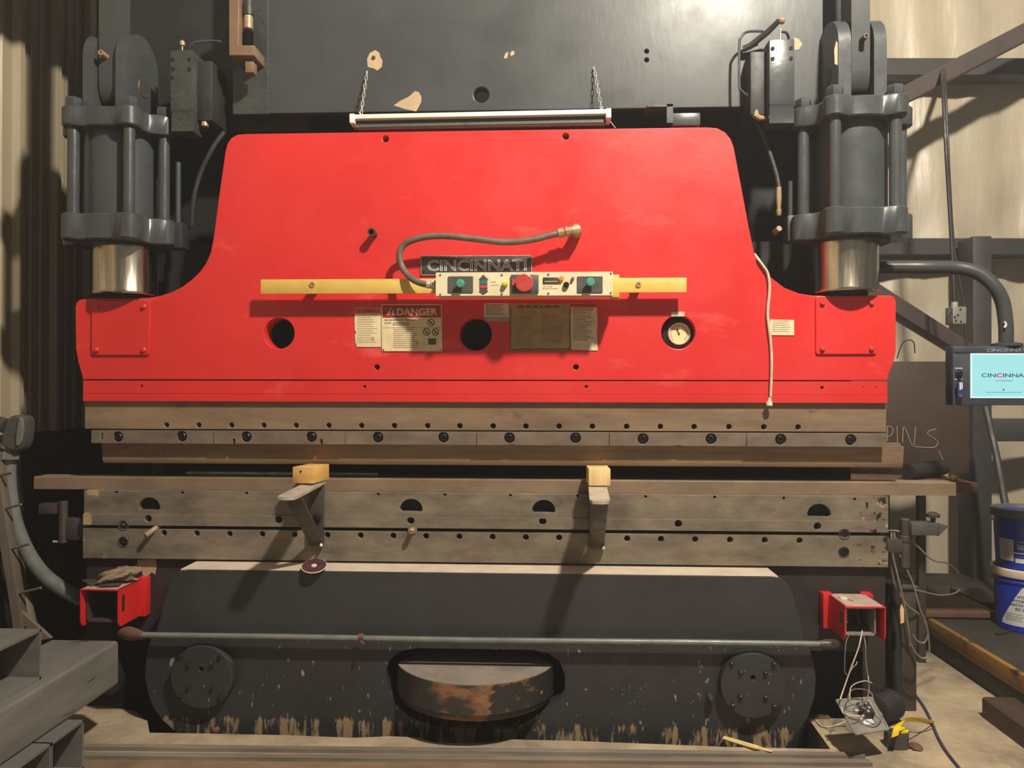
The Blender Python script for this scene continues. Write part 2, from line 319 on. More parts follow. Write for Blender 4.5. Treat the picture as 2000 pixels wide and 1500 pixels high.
# left wall: ribbed metal cladding over a dark lower band
WX = -2.445; g = G(); prof = []
ys = -4.2; y = ys
while y < 2.7:
    for dy, dx in ((0, 0), (.018, .032), (.052, .032), (.07, 0), (.135, 0), (.142, .008), (.158, .008), (.165, 0), (.215, 0), (.222, .008), (.238, .008), (.245, 0)): prof.append((y+dy, WX+dx))
    y += .305
for (ya, xa), (yb, xb) in zip(prof[:-1], prof[1:]):
    g.add([(xa, ya, 1.245), (xb, yb, 1.245), (xb, yb, 6.2), (xa, ya, 6.2)], [(0, 1, 2, 3)])
struct('wall_left', g, 'wall_panel', smooth=False)
struct('baseboard_left', G().box(WX-.12, WX+.0, -4.2, 2.6, 0, 1.25, .004), 'deep_black')
# back wall: sagging white-faced insulation
g = G(); nx, nz = 110, 50; BYW = 2.42
for j in range(nz+1):
    for i in range(nx+1):
        x = WX+(6.6-WX)*i/nx; z = 6.2*j/nz
        d = .03*math.sin(x*7.1+.5*math.sin(z*1.3))*(.4+.6*math.sin(z*1.7)**2)+.02*math.sin(x*17+z*2)+.018*math.sin((x-z*.9)*11)*max(0, math.sin(z*.9))
        g.v.append((x, BYW+d, z))
for j in range(nz):
    for i in range(nx): a = j*(nx+1)+i; g.f.append((a, a+1, a+nx+2, a+nx+1))
struct('wall_back', g, 'insulation')

# ------------------------------------------------------------------ the press brake
PB = T('press_brake', 'huge red and charcoal hydraulic press brake filling the workshop', 'press brake', (0, .1, 0))
# ram
R_out = [(162, 741), (160, 733), (152, 705), (148, 680), (147, 600), (149, 591), (156, 585), (181, 583), (290, 582), (312, 578), (335, 571), (356, 560), (376, 545), (391, 530), (403, 513), (411, 494), (416, 470), (421, 435), (426, 395), (440, 296), (444, 281), (451, 270), (463, 263), (480, 261.5),
         (1380, 248.5), (1400, 250), (1416, 258), (1427, 271), (1433, 286), (1448, 365), (1462, 440), (1473, 494), (1484, 517), (1505, 541), (1532, 562), (1560, 573), (1587, 577.5), (1738, 577), (1746, 580), (1750, 588), (1750, 686), (1746, 706), (1737, 727), (1734.5, 743)]
def ph(px, py, r, Y=0, n=20): p = at(px, py, Y); return circ(p.x, p.z, r*(Y-CAM.y)/F*.995, n)
ram = P('ram', G().plate(pxo(R_out, 0), [ph(753, 271, 6.5), ph(1105, 266, 6.5), ph(736, 717, 5.5, n=14), ph(1125, 717, 5.5, n=14), ph(545, 651, 31, n=40), ph(929, 653, 32, n=40), ph(1325, 649, 33, n=40)], 0, .10, .003), 'red', PB, 'glossy red ram plate with curved shoulders')
zr0, zr1, zr2 = zavg(743, 744.5), zavg(769, 771), zavg(784, 787.5)
XL, XR = at(162, 760, 0).x, at(1733.5, 760, 0).x
P('ram_lower_bar', G().plate([(XL, zr0-.001), (XR, zr0-.001), (XR, zr1), (XL, zr1)], [ph(276, 754, 3, n=10), ph(712, 755, 3, n=10), ph(1145, 755, 3, n=10), ph(1606, 757, 3.4, n=10), ph(1687, 756, 1.2, n=8), ph(1711, 756, 1.2, n=8)], .001, .10, .0015), 'red', PB)
P('ram_lip', G().plate([(XL, zr1-.001), (XR, zr1-.001), (XR, zr2), (XL, zr2)], [], -.001, .10, .0025), 'red', PB)
P('ram_core', G().box(-1.6, 1.6, .30, .34, 1.15, 2.2), 'deep_black', PB)
# bolted access panels
scr = mesh('panel_screw', disc_y(.011, .012, 10, .003), 'red')
for (x0, x1, y0_, y1_) in ((181, 294, 587, 694), (1592, 1711, 579, 692)):
    a, b = at(x0, y0_, 0), at(x1, y1_, 0)
    pn = P('access_panel', G().plate(rrect(a.x, b.x, b.z, a.z, .012), [], -.010, .011, .003), 'red', PB)
    for sx in (a.x+.028, b.x-.024):
        for sz in (b.z+.025, a.z-.03): inst('screw', scr, (sx, -.010, sz), pn)
p = at(731, 458, 0); P('stub_pipe', G().lathe([(.012, 0), (.012, .06), (.018, .06), (.018, .045), (.016, .045), (.016, 0)], (p.x, .0, p.z), (0, -1, 0), 18), 'dark_steel', PB, 'short open pipe stub on the ram')
# ram toe with its row of bolt holes
zt0, zt1 = zavg(788, 789), zavg(838, 844)
HX = [at(325+(1559-325)*k/19+3*math.sin(k*.165)*0, 832, .02).x for k in range(20)]
HXr = [at(x, 830, .02).x for x in (325, 388, 452, 515, 578, 642, 706, 770, 835, 898, 963, 1027, 1092, 1157, 1224, 1290, 1356, 1424, 1492, 1559)]
def zline(x, ya, xa, yb, xb, Y): return at(xa+(xb-xa)*(x-X(xa, Y))/(X(xb, Y)-X(xa, Y)), ya+(yb-ya)*(x-X(xa, Y))/(X(xb, Y)-X(xa, Y)), Y).z
P('ram_toe', G().plate([(X(166, .02), zt1), (X(1731, .02), zt1), (X(1731, .02), zt0+.02), (X(166, .02), zt0+.02)], [circ(x, zline(x, 830, 325, 834, 1559, .02), .0125, 14) for x in HXr], .02, .08, .0015), 'steel_brown', PB, 'worn brown steel toe of the ram with bolt holes')
P('ram_toe_back', G().box(-1.8, 1.8, .105, .12, zt1, zt0), 'deep_black', PB)
# punch clamps, six segments with two bolts each
zc0, zc1 = zavg(841, 846), zavg(866, 872)
segs = [(178, 417), (417, 674), (674, 931), (931, 1190), (1190, 1458), (1458, 1732)]; bpx = [(230, 853), (355, 852), (481, 853), (608, 853), (738, 854), (866, 854), (995, 855), (1124, 855), (1256, 857), (1389, 857), (1525, 858), (1662, 859)]
cb = mesh('clamp_bolt', G().lathe([(.0165, 0), (.0165, .022), (.013, .025), (.008, .025), (.007, .017), (.0001, .017)], (0, 0, 0), (0, -1, 0), 16, caps=False), 'bolt_dark')
for i, (a, b) in enumerate(segs):
    Yc = -.012-.003*(i % 2); hs = [ph(q[0], q[1], 10.5, Yc) for q in bpx[2*i:2*i+2]]
    x0, x1 = X(a, Yc)+.0012, X(b, Yc)-.0012
    ol = [(x0, zc1)]
    for nx_ in {1: (457, 628), 3: (1000,), 4: (1325,)}.get(i, ()):
        if i == 1: ol += [(X(nx_-2.5, Yc), zc1), (X(nx_-2.5, Yc), zc1+.024), (X(nx_+2.5, Yc), zc1+.024), (X(nx_+2.5, Yc), zc1)]
        else: ol += [(X(nx_-12, Yc), zc1), (X(nx_, Yc), zc1+.004), (X(nx_+12, Yc), zc1)]
    ol += [(x1, zc1), (x1, zc0)]
    if i == 0: ol += [(X(201, Yc), zc0), (X(201, Yc), zc0-.04), (X(197, Yc), zc0-.04), (X(197, Yc), zc0)]
    ol += [(x0, zc0)]
    cl = P('punch_clamp', G().plate(ol, hs, Yc, .045, .0015), 'steel_clamp', PB)
    for q in bpx[2*i:2*i+2]: p = at(q[0], q[1], Yc); inst('clamp_bolt', cb, (p.x, Yc+.027, p.z), cl)
P('clamp_back', G().box(X(180, .03), X(1730, .03), .034, .10, zc1, zc0), 'steel_clamp', PB)
# bed: hand-hole plate, T-slot strips, counterbored bolts
zb0, zb1, zb2, zb3, zb4 = zavg(957, 972), zavg(1002.5, 1020), zavg(1025, 1041), zavg(1031.5, 1048.5), zavg(1090, 1108.5)
def moon(px, py):
    p = at(px, py, .008); r = 22.5*3.48/F; o = [(p.x+r*math.cos(math.radians(a)), p.z-.012+r*.92*math.sin(math.radians(a))) for a in range(0, 181, 12)]
    return o+[(p.x-r*.86, p.z-.022), (p.x+r*.86, p.z-.022)]
small = [(227, 961), (356, 962), (482, 963), (739, 965), (869, 966), (997, 967), (1128, 968), (1261, 970), (1396, 971), (1531, 973), (1670, 975)]
P('bed_face_plate', G().plate([(-BW, zb1-.004), (BW+.004, zb1-.004), (BW+.004, zb0), (-BW, zb0)], [moon(291, 987), moon(803, 990), moon(1062, 992), moon(1600, 1000)]+[ph(a, b, 2.8, .008, 8) for a, b in small], .008, .035, .0015), 'steel_bed', PB, 'machined bed face with half-moon hand holes')
big = [(241, 1026), (1649, 1043)]; big2 = [(241, 1058), (1648, 1078)]
sh = [(289, 1013), (544, 1015), (802, 1017), (1060, 1018), (1325, 1023), (1597, 1028)]
P('slot_strip', G().plate([(-BW, zb2), (BW, zb2), (BW, zb1), (-BW, zb1)], [ph(a, b, 7.2, 0) for a, b in sh], 0, .05, .0015), 'steel_bed', PB)
HXb = [at(x, 1048, 0).x for x in (320, 384, 448, 512, 575, 639, 704, 768, 832, 897, 962, 1027, 1092, 1157, 1225, 1291, 1358, 1426, 1494, 1562)]
P('lower_strip', G().plate([(-BW, zb4), (BW, zb4), (BW, zb3), (-BW, zb3)], [circ(x, zline(x, 1041, 320, 1056, 1562, 0), .0135, 14) for x in HXb]+[ph(a, b, 9.5, 0) for a, b in big2], 0, .05, .002), 'steel_bed', PB)
P('slot_back', G().box(-BW+.01, BW-.01, .055, .40, zb4, zb0-.005), 'deep_black', PB)
sk = mesh('socket_bolt', G().lathe([(.019, 0), (.019, .02), (.015, .022), (.0085, .022), (.008, .014), (.0001, .014)], (0, 0, 0), (0, -1, 0), 16, caps=False), 'bolt_dark')
rg = mesh('counterbore_ring', G().lathe([(.0245, -.01), (.0245, .002), (.0235, .003), (.0215, .003), (.0205, .0015), (.0205, -.006), (.0, -.006)], (0, 0, 0), (0, -1, 0), 24, caps=False), 'dark_steel')
hd = mesh('counterbore_floor', disc_y(.0205, .001, 20), 'deep_black')
for a, b in big+big2:
    p = at(a, b, 0); o = inst('counterbore_ring', rg, (p.x, .0, p.z), PB); q_ = bpy.data.objects.new('counterbore_floor', hd); C.objects.link(q_); q_.parent = o; q_.location = (0, .0055, 0); q_ = bpy.data.objects.new('socket_bolt', sk); C.objects.link(q_); q_.parent = o; q_.location = (.001, .021, .002)
P('bed_top', G().box(-BW, BW, .043, .40, zb0-.02, zb0-.001, .001), 'steel_bed', PB)
# lower bed body behind the aprons
zlow = Z(1352, .03)
P('bed_body', G().plate([(-BW, zb4+.002), (BW, zb4+.002), (BW, zlow+.06), (BW-.05, zlow), (BW-.10, zlow), (BW-.10, Z(1262, .03)), (-BW+.12, Z(1262, .03)), (-BW+.12, zlow-.05), (-BW, zlow-.05)], [], .03, .12, .002), 'bed_dark', PB, 'dark scuffed lower bed of the press brake')
P('bed_core', G().box(-1.72, 1.72, .16, .5, -.2, zb4), 'deep_black', PB)
P('bed_foot', G().box(X(1672, .1), X(1690, .1), .10, .16, -.1, Z(1270, .1)), 'rust', PB)
# aprons
AY = -.15
up = [(303, 1243), (318, 1185), (331, 1142), (339, 1127), (350, 1117), (366, 1112.5), (1505, 1126), (1524, 1129), (1537, 1138), (1546, 1152), (1566, 1222), (1573, 1262)]
P('upper_apron', G().plate(pxo(up, AY), [], AY, .18, .003), 'apron', PB, 'black trapezoid apron plate below the bed')
a, b = at(352, 1114, AY), at(1520, 1127, AY); zl = (a.z+b.z)/2
P('ledge_dust', G().box(a.x, b.x, AY+.004, .028, zl-.001, zl+.0035), 'dust', PB, 'pale dust lying on the apron ledge')
low = [(296, 1243), (288, 1268), (284, 1295), (283, 1325), (288, 1352), (299, 1382), (316, 1406), (345, 1432), (350, 1475), (1530, 1490), (1536, 1458), (1560, 1428), (1580, 1398), (1591, 1362), (1594, 1328), (1590, 1294), (1580, 1264)]
ov = [(756, 1325), (755, 1306), (763, 1288), (780, 1273), (815, 1266.5), (1040, 1270), (1072, 1277), (1092, 1292), (1103, 1318), (1103, 1345), (1095, 1362), (1078, 1376), (1040, 1402), (1000, 1425), (860, 1422), (800, 1400), (770, 1372), (760, 1345)]
P('lower_apron', G().plate(pxo(low, AY-.002), [pxo(ov, AY-.002)], AY-.002, .15, .003), 'apron_low', PB, 'scratched black lower apron with an oval opening')
# round boss in the oval opening
pc = at(929, 1297, -.08); cx = pc.x; zt = 1.49-540*3.36/F; zb = zt-.150; arc = []
R0 = .365; cy0 = .0
for k in range(25):
    q = math.radians(200+140*k/24); arc.append((cx+R0*math.cos(q), cy0+R0*math.sin(q)))
arc += [(cx+.22, .10), (cx-.22, .10)]
g = G(); n = len(arc); inn = [(cx+(x-cx)*.96, cy0+(y-cy0)*.96) for x, y in arc]
lv = [(arc, zt), (arc, zb+.03), (inn, zb+.027), (inn, zb)]
for pl, z in lv: g.v += [(x, y, z) for x, y in pl]
for i in range(3):
    for k in range(n): g.f.append((i*n+k, i*n+(k+1) % n, (i+1)*n+(k+1) % n, (i+1)*n+k))
g.f += [tuple(range(n)), tuple(range(3*n, 4*n))[::-1]]
bo = P('round_boss', g, 'boss_front', PB, 'bulging round steel boss with a worn coppery patch')
P('boss_top', G().prism([(x, y, zt-.001) for x, y in [(cx+(x-cx)*.995, cy0+(y-cy0)*.995) for x, y in arc]], (0, 0, .004)), 'boss', bo)
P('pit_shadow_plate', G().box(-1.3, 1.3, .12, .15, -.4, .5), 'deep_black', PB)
# pivot caps
hx = mesh('cap_bolt', G().lathe([(.010, 0), (.010, .008), (.006, .012)], (0, 0, 0), (0, -1, 0), 6), 'bolt_dark')
for ccx, ccy in ((393, 1323), (1472, 1340)):
    p = at(ccx, ccy, AY-.05); r = 63*(AY-.05-CAM.y)/F
    hole = circ(p.x-.002, p.z+.034, .010, 12)
    cap = P('pivot_cap', G().plate(circ(p.x, p.z, r, 48), [hole], AY-.05, .05, .005), 'apron_low', PB, 'round bolted pivot cap')
    for dx, dy in ((-42, -42), (38, -42), (-25, -25), (22, -25), (-25, 21), (22, 21), (-40, 38), (38, 38)):
        inst('cap_bolt', hx, (p.x+dx*.0022, AY-.05, p.z-dy*.0022), cap)
# guard rail pipe
yr = -.20
a, b = at(272, 1240, yr), at(1612, 1258, yr)
rl = P('rail_pipe', G().tube([a, a.lerp(b, .2), a.lerp(b, .5)+Vector((0, 0, -.004)), a.lerp(b, .8), b], .0125, 12), 'conduit', PB, 'thin grey pipe running along the apron')
P('pipe_end', G().tube([at(236, 1236, -.14), at(250, 1237, -.17), at(262, 1239, -.19), at(280, 1241, yr)], [.02, .03, .027, .015], 12), 'rust', rl)
P('pipe_end', G().tube([at(1600, 1258, yr), at(1617, 1258, yr), at(1630, 1258, -.17), at(1633, 1258, -.10)], [.015, .021, .021, .02], 12), 'dark_steel', rl)
P('pipe_clip', G().lathe([(.015, -.01), (.015, .01)], at(706, 1244, yr), (1, 0, 0), 12).tube([at(706, 1247, yr), at(706, 1254, yr-.01), at(710, 1257, yr-.02)], .007, 8), 'rust', rl)
# crown and upper frame
zc = Z(215, .14)
cr_out = [(X(452, .14), zc), (X(1608, .14), zc), (X(1608, .14), 4.6), (X(452, .14), 4.6)]
ch = at(940, 185, .14)
P('crown_plate', G().plate([(X(520, .14), zc)]+cr_out[1:3]+[(X(520, .14), 4.6)], [circ(ch.x, ch.z, .037, 28), ph(1263, 100, 4, .14, 10), ph(1263, 117, 4, .14, 10)], .14, .06, .004), 'charcoal', PB, 'broad charcoal crown plate with flaked paint')
P('crown_end_plate', G().plate([(X(452, .13), Z(216, .13)), (X(521, .13), Z(216, .13)), (X(521, .13), 4.6), (X(452, .13), 4.6)], [], .13, .08, .005), 'charcoal_rough', PB)
def patch(name, pts, Y, m='primer', th=.0012): return P(name, G().plate(pxo(pts, Y), [], Y-th, th, .0003), m, PB)
patch('flaked_patch', [(718, 131), (717, 115), (722, 104), (733, 98), (741, 103), (743, 112), (747, 118), (746, 131), (737, 138), (730, 134)], .14)
P('patch_bolt', G().cyl(at(730, 113, .14), at(730, 113, .14)+Vector((0, -.006, 0)), .009, 10), 'dark_steel', PB)
patch('flaked_patch', [(769, 206), (782, 197), (800, 188), (810, 178), (818, 180), (823, 189), (823, 199), (813, 218), (790, 213)], .14)
patch('flaked_patch', [(984, 112), (988, 103), (993, 102), (991, 113), (986, 115)], .14); patch('flaked_patch', [(996, 106), (1000, 99), (1005, 101), (1004, 107), (998, 110)], .14)
patch('flaked_patch', [(1548, 84), (1551, 73), (1560, 76), (1567, 86), (1560, 97), (1548, 98)], .14)
XFL, XFR = X(233, .30), X(1672, .30)
P('upper_frame', G().box(XFL, X(600, .3), .30, .36, Z(250, .3), 4.7, .004), 'black_paint', PB); P('upper_frame', G().box(X(1480, .3), XFR, .30, .36, Z(250, .3), 4.7, .004), 'black_paint', PB)
P('back_frame', G().box(XFL+.02, XFR-.02, .50, .56, .9, Z(200, .5), .004), 'deep_black', PB)
for s in (-1, 1):
    x0 = XFL if s < 0 else XFR-.10
    P('side_frame', G().box(x0, x0+.10, .36, 1.5, -.1, 4.7, .004), 'deep_black', PB)
P('added_shade_box', G().box(-2.0, -1.75, -.3, 1.0, 3.57, 4.7, .01), 'black_paint', PB)  # unseen box added above the view to shade the upper left wall
P('gauge_rail', G().box(X(367, .28), X(740, .28), .26, .30, Z(932, .28, 500), Z(921, .28, 500), .002), 'aluminium_edge', PB, 'pale machined back gauge bar seen through the throat')
P('gauge_rail', G().box(X(740, .28), X(1510, .28), .26, .30, Z(938, .28), Z(928, .28), .002), 'dark_steel', PB)
P('gauge_post', G().box(X(296, .35), X(322, .35), .35, .40, Z(960, .35), Z(900, .35), .002), 'black_paint', PB)
# hydraulic cylinders
def lobes(cx, cy, rods, rl=.050, n=120, base=.197):
    out = []
    for k in range(n):
        q = 2*math.pi*k/n; d = Vector((math.cos(q), math.sin(q))); best = base
        for rxx, ryy in rods:
            c = Vector((rxx, ryy)); bq = d.dot(c); disc = bq*bq-(c.length_squared-rl*rl)
            if disc > 0 and bq > 0: best = max(best, bq+math.sqrt(disc))
        out.append(best)
    for _ in range(5): out = [max(out[i], .25*out[i-1]+.5*out[i]+.25*out[(i+1) % n]) if _ < 3 else .25*out[i-1]+.5*out[i]+.25*out[(i+1) % n] for i in range(n)]
    return [(cx+r*math.cos(2*math.pi*k/n), cy+r*math.sin(2*math.pi*k/n)) for k, r in enumerate(out)]
RODS = [(-.128, -.165), (.128, -.165), (-.215, -.02), (.215, -.02), (-.125, .13), (.125, .13)]
nut = mesh('tie_rod_nut', hexnut(.037, .046), 'charcoal_cyl')
FZ = dict(); ZF = (.5*(Z(241, -.15, 200)+Z(223, -.15, 1690)), .5*(Z(206, -.15, 200)+Z(180, -.15, 1690)), .5*(Z(463, -.15, 200)+Z(457, -.15, 1690)), .5*(Z(414, -.15, 200)+Z(402, -.15, 1690)))
def flange(cx, cy, z0, z1):
    pl = lobes(cx, cy, RODS); n = len(pl); g = G(); e = .006
    for sc, z in ((.975, z0), (1, z0+e), (1, z1-e), (.975, z1)): g.v += [(cx+(x-cx)*sc, cy+(y-cy)*sc, z) for x, y in pl]
    for i in range(3):
        for k in range(n): g.f.append((i*n+k, i*n+(k+1) % n, (i+1)*n+(k+1) % n, (i+1)*n+k))
    g.f += [tuple(range(n))[::-1], tuple(range(3*n, 4*n))]; return g
for s in (-1, 1):
    cx, cy = s*1.664, .058
    px_c = cx; cx = cx+s*.022
    cyl = P('hydraulic_cylinder', G().lathe([(.155, ZF[2]), (.155, ZF[1])], (cx, cy, 0), (0, 0, 1), 48), 'charcoal_cyl', PB, 'charcoal hydraulic cylinder barrel')
    P('flange', flange(cx, cy, ZF[0], ZF[1]), 'charcoal_cyl', cyl); P('flange', flange(cx, cy, ZF[2], ZF[3]), 'charcoal_cyl', cyl)
    for dx, dy in RODS:
        P('tie_rod', G().cyl((cx+dx, cy+dy, ZF[3]-.01), (cx+dx, cy+dy, ZF[0]+.01), .0255, 16), 'charcoal_cyl', cyl)
        inst('nut', nut, (cx+dx, cy+dy, ZF[1]), cyl)
    zp = Z(574, -.07, 960)
    P('gland', G().lathe([(.165, ZF[2]-.012), (.165, ZF[2]+.01)], (cx, cy, 0), (0, 0, 1), 40), 'black_paint', cyl)
    P('piston', G().lathe([(.139, zp+.012), (.142, zp+.016), (.142, zp+.026), (.140, zp+.03), (.140, ZF[2])], (px_c, cy, 0), (0, 0, 1), 56), 'chrome', cyl, 'polished steel piston')
    P('piston_seat', G().lathe([(.10, zp-.012), (.115, zp+.014)], (px_c, cy+.045, 0), (0, 0, 1), 40), 'deep_black', cyl)
    for e in (-1, 1):
        ex = cx+e*.076; g = G(); cz = Z(76, .07, 240)-.14; pts = [(ex-.027, cy-.14, ZF[1]-.005)]+[(ex-.027, cy+.14*math.cos(math.radians(180-t)), cz+.14*math.sin(math.radians(t))) for t in range(0, 181, 12)]+[(ex-.027, cy+.14, ZF[1]-.005)]
        P('clevis_ear', g.prism(pts, (.054, 0, 0)), 'charcoal_cyl', cyl)
    g = G(); pts = [(cx-.04, cy-.06+.06*math.cos(math.radians(180+t)), ZF[1]+.14+.10*-math.sin(math.radians(t))) for t in range(0, 181, 12)]
    pts = [(cx-.04, cy-.12, 4.6)]+pts+[(cx-.04, cy, 4.6)]
    P('link_plate', g.prism(pts, (.08, 0, 0)), 'charcoal', cyl)
    p = at(208, 111, cy-.12) if s < 0 else at(1683, 79, cy-.12)
    P('grease_fitting', G().lathe([(.012, 0), (.012, .05), (.005, .05), (.005, .03)], (p.x, cy-.118, p.z), (0, -1, 0), 12), 'brass' if s < 0 else 'dark_steel', cyl)
    P('pivot_pin', G().cyl((cx-.107, cy, ZF[1]+.15), (cx+.107, cy, ZF[1]+.15), .045, 20, .004), 'dark_steel', cyl)
P('flaked_patch', G().plate(pxo([(1630, 125), (1629, 98), (1633, 80), (1638, 88), (1644, 95), (1641, 108), (1643, 122), (1636, 128)], -.071), [], -.073, .003, .0005), 'primer', PB)
# ram guides and pipes beside the cylinders
for s, xs in ((-1, ((330, 362, 432, 483), (341, 352, 310, 436))), (1, ((1533, 1556, 428, 478), (1540, 1548, 360, 430)))):
    (a, b, c, d), (e, f_, h, i) = xs
    P('guide_block', G().box(X(a, .1), X(b, .1), .06, .14, Z(d, .1), Z(c, .1), .006), 'black_paint', PB)
    P('guide_pipe', G().cyl((X((e+f_)/2, .1), .1, Z(i, .1)), (X((e+f_)/2, .1), .1, Z(h, .1)), .013, 12), 'charcoal', PB)
P('hydraulic_hose', G().tube([at(438, 258, .12), at(415, 290, .10), at(391, 340, .1), at(378, 390, .1), at(374, 440, .12)], .011, 10, smooth=6), 'rubber', PB)
hs = P('hydraulic_hose', G().tube([at(1480, 240, .12), at(1500, 290, .10), at(1516, 340, .09), at(1522, 372, .08)], .011, 10, smooth=6), 'rubber', PB)
P('hose_end', G().lathe([(.012, 0), (.013, .05), (.009, .1), (.012, .1), (.012, .125), (.009, .13)], at(1521, 366, .08), (0, 0, -1), 12).lathe([(.013, -.02), (.013, .02)], at(1518, 450, .08), (.2, -1, .3), 12), 'brass', hs)
# valve blocks
vsc = mesh('cap_screw', G().lathe([(.0085, 0), (.0085, .003), (.004, .0035), (.004, .001)], (0, 0, 0), (0, -1, 0), 12), 'deep_black')
def valve(x0, x1, y0_, ym, y1_, sc, mat_, s):
    Y = -.02; a, b = at(x0, y0_, Y), at(x1, y1_, Y); zm = at(x0, ym, Y).z
    v = P('valve_block', G().box(a.x, b.x, Y, .14, zm, a.z, .003), mat_, PB, 'oblong charcoal valve block')
    P('valve_foot', G().prism([(a.x+.003, Y+.006, b.z), (a.x+.003, Y+.006, zm-.012), (a.x+.003, Y, zm), (a.x+.003, .08, zm), (a.x+.003, .08, b.z)], (b.x-a.x-.004, 0, 0)), mat_, v)
    for q in sc: p = at(q[0], q[1], Y); inst('cap_screw', vsc, (p.x, Y, p.z), v)
    sd = a.x-.07 if s > 0 else b.x
    P('valve_body', G().box(sd, sd+.07, .03, .2, zm-.03, a.z-.03, .006), 'black_paint', v)
    return v
v1 = valve(333, 375.5, 98, 216, 255, [(338, 116), (370, 116), (338, 135), (370, 135), (337, 152)], 'charcoal_rough', -1)
v2 = valve(1502.5, 1552, 77, 204, 239, [(1509, 95), (1545, 94), (1509, 115), (1545, 114)], 'charcoal_cyl', 1)
p = at(356, 90, .0); P('bleed_knob', G().lathe([(.004, -.02), (.004, 0), (.012, .002), (.013, .018), (.006, .026)], p, (0, 0, 1), 12), 'brass', v1)
P('valve_tube', G().tube([at(370, 92, .03), at(380, 83, .03), at(412, 80, .05), at(434, 83, .06), at(444, 96, .08), at(446, 130, .1)], .006, 8, smooth=5), 'charcoal', v1)
P('fitting', G().lathe([(.018, 0), (.016, .02), (.01, .022), (.01, .034), (.005, .036), (.005, .05)], at(400, 247, .05), (0, 0, 1), 12), 'brass', v1)
p = at(1524, 77, .0); P('lever_rod', G().tube([p-Vector((0, 0, .01)), at(1524.5, 55, .0)], .004, 8), 'bright_steel', v2)
P('lever_ball', G().lathe([(.004, -.014), (.012, -.009), (.0155, 0), (.012, .009), (.004, .014)], at(1527, 41, -.01), (0, 0, 1), 14), 'brass', v2)
P('lever_arm', G().tube([at(1522, 40, .02), at(1500, 62, .06), at(1465, 90, .1), at(1452, 96, .11)], [.012, .014, .015, .015], 10), 'black_paint', v2)
P('handle_loop', G().tube([at(1476, 187, .08), at(1462, 187, .06), at(1449, 178, .05), at(1444, 165, .05), at(1444, 90, .05), at(1448, 72, .05), at(1460, 62, .06), at(1490, 61, .09)], .0062, 8, smooth=5), 'charcoal_cyl', v2)
P('valve_hose', G().tube([at(1524, 62, .05), at(1536, 64, .06), at(1541, 76, .08)], .006, 8, smooth=4), 'charcoal_cyl', v2)
P('fitting', G().tube([at(1497, 231, .04), at(1484, 231, .04), at(1476, 226, .04), at(1477, 214, .04)], [.008, .014, .016, .01], 10).lathe([(.008, 0), (.008, .018), (.004, .02), (.004, .04)], at(1477, 216, .04), (0, 0, 1), 10), 'brass', v2)
P('name_bracket', G().box(X(1262, .05), X(1312, .05), .02, .13, Z(217, .05), Z(212, .05)).box(X(1300, .05), X(1312, .05), .02, .03, Z(248, .05), Z(212, .05)), 'charcoal_cyl', PB)
P('junction_block', G().box(X(1312, .05), X(1366, .05), .03, .12, Z(252, .05), Z(228, .05), .003), 'charcoal_cyl', PB)
# tan spring-return bracket on the crown
Yb = .0
sb = P('spring_bracket', G().plate(pxo([(447, -20), (472, -20), (467, 5), (466, 84), (471, 88), (496, 88), (496, 108), (447, 108)], Yb), [], Yb, .13, .004), 'copper_bracket', PB, 'tan C-shaped bracket holding a coil spring')
P('bracket_foot', G().box(X(475, Yb), X(491, Yb), Yb+.01, Yb+.06, Z(131, Yb), Z(109, Yb), .003), 'copper_bracket', sb)
pc = at(485, 60, .05)
g = G()
for k in range(8): g.lathe([(.020, -.003), (.0245, 0), (.020, .003)], (pc.x, .05, Z(86, .05)+k*.0105+.004), (0, 0, 1), 20)
P('coil_spring', g, 'rubber', sb); P('spring_pin', G().cyl((pc.x, .05, Z(48, .05)), (pc.x, .05, Z(21, .05)), .021, 20, .003), 'brass', sb)
P('spring_cap', G().cyl((pc.x, .05, Z(21, .05)), (pc.x, .05, Z(-20, .05)), .026, 16), 'rubber', sb)
# pendant rail
a, b = at(509, 545, -.08), at(1341, 571, -.08)
yr_ = P('pendant_rail', G().box(a.x, b.x, -.08, -.068, b.z, a.z-.002, .0015), 'yellow', PB, 'long yellow flat bar across the ram')
for px in (610, 1247):
    p = at(px, 556, -.08); P('rail_standoff', G().cyl((p.x, 0, p.z), (p.x, -.069, p.z), .02, 12), 'dark_steel', yr_); P('rail_bolt', G().lathe([(.012, 0), (.012, .005), (.006, .005), (.006, .002)], (p.x, -.08, p.z), (0, -1, 0), 12), 'brass', yr_)
# bed end brackets
be = P('end_bracket', G().box(X(133, .06), -BW, .04, .09, Z(1062, .06), Z(1019, .06), .003), 'dark_steel', PB)
P('bracket_post', G().cyl((X(125, .05), .05, Z(1070, .05)), (X(125, .05), .05, Z(986, .05)), .02, 16, .004), 'dark_steel', be)
P('bracket_arm', G().box(X(84, .05), X(116, .05), .02, .075, Z(1010, .05), Z(990, .05), .003), 'dark_steel', be)
P('bracket_pin', G().cyl(at(104, 1058, .05), at(118, 1058, .05), .006, 8), 'bright_steel', be)
eb = P('end_bracket', G().cyl((X(1767, .05), .05, Z(1100, .05)), (X(1767, .05), .05, Z(1006, .05)), .022, 16, .004), 'dark_steel', PB)
P('bracket_arm', G().box(X(1772, .05), X(1826, .05), .01, .08, Z(1035, .05), Z(1012, .05), .003).prism([(X(1824, .05), .01, Z(1036, .05)), (X(1844, .05), .01, Z(1017, .05)), (X(1824, .05), .01, Z(1014, .05))], (0, .07, 0)), 'grey_plastic', eb)
P('bracket_knob', G().lathe([(.01, 0), (.012, .02), (.028, .022), (.03, .035), (.012, .045)], (X(1822, .05), .05, Z(1012, .05)), (0, 0, 1), 10), 'dark_steel', eb)
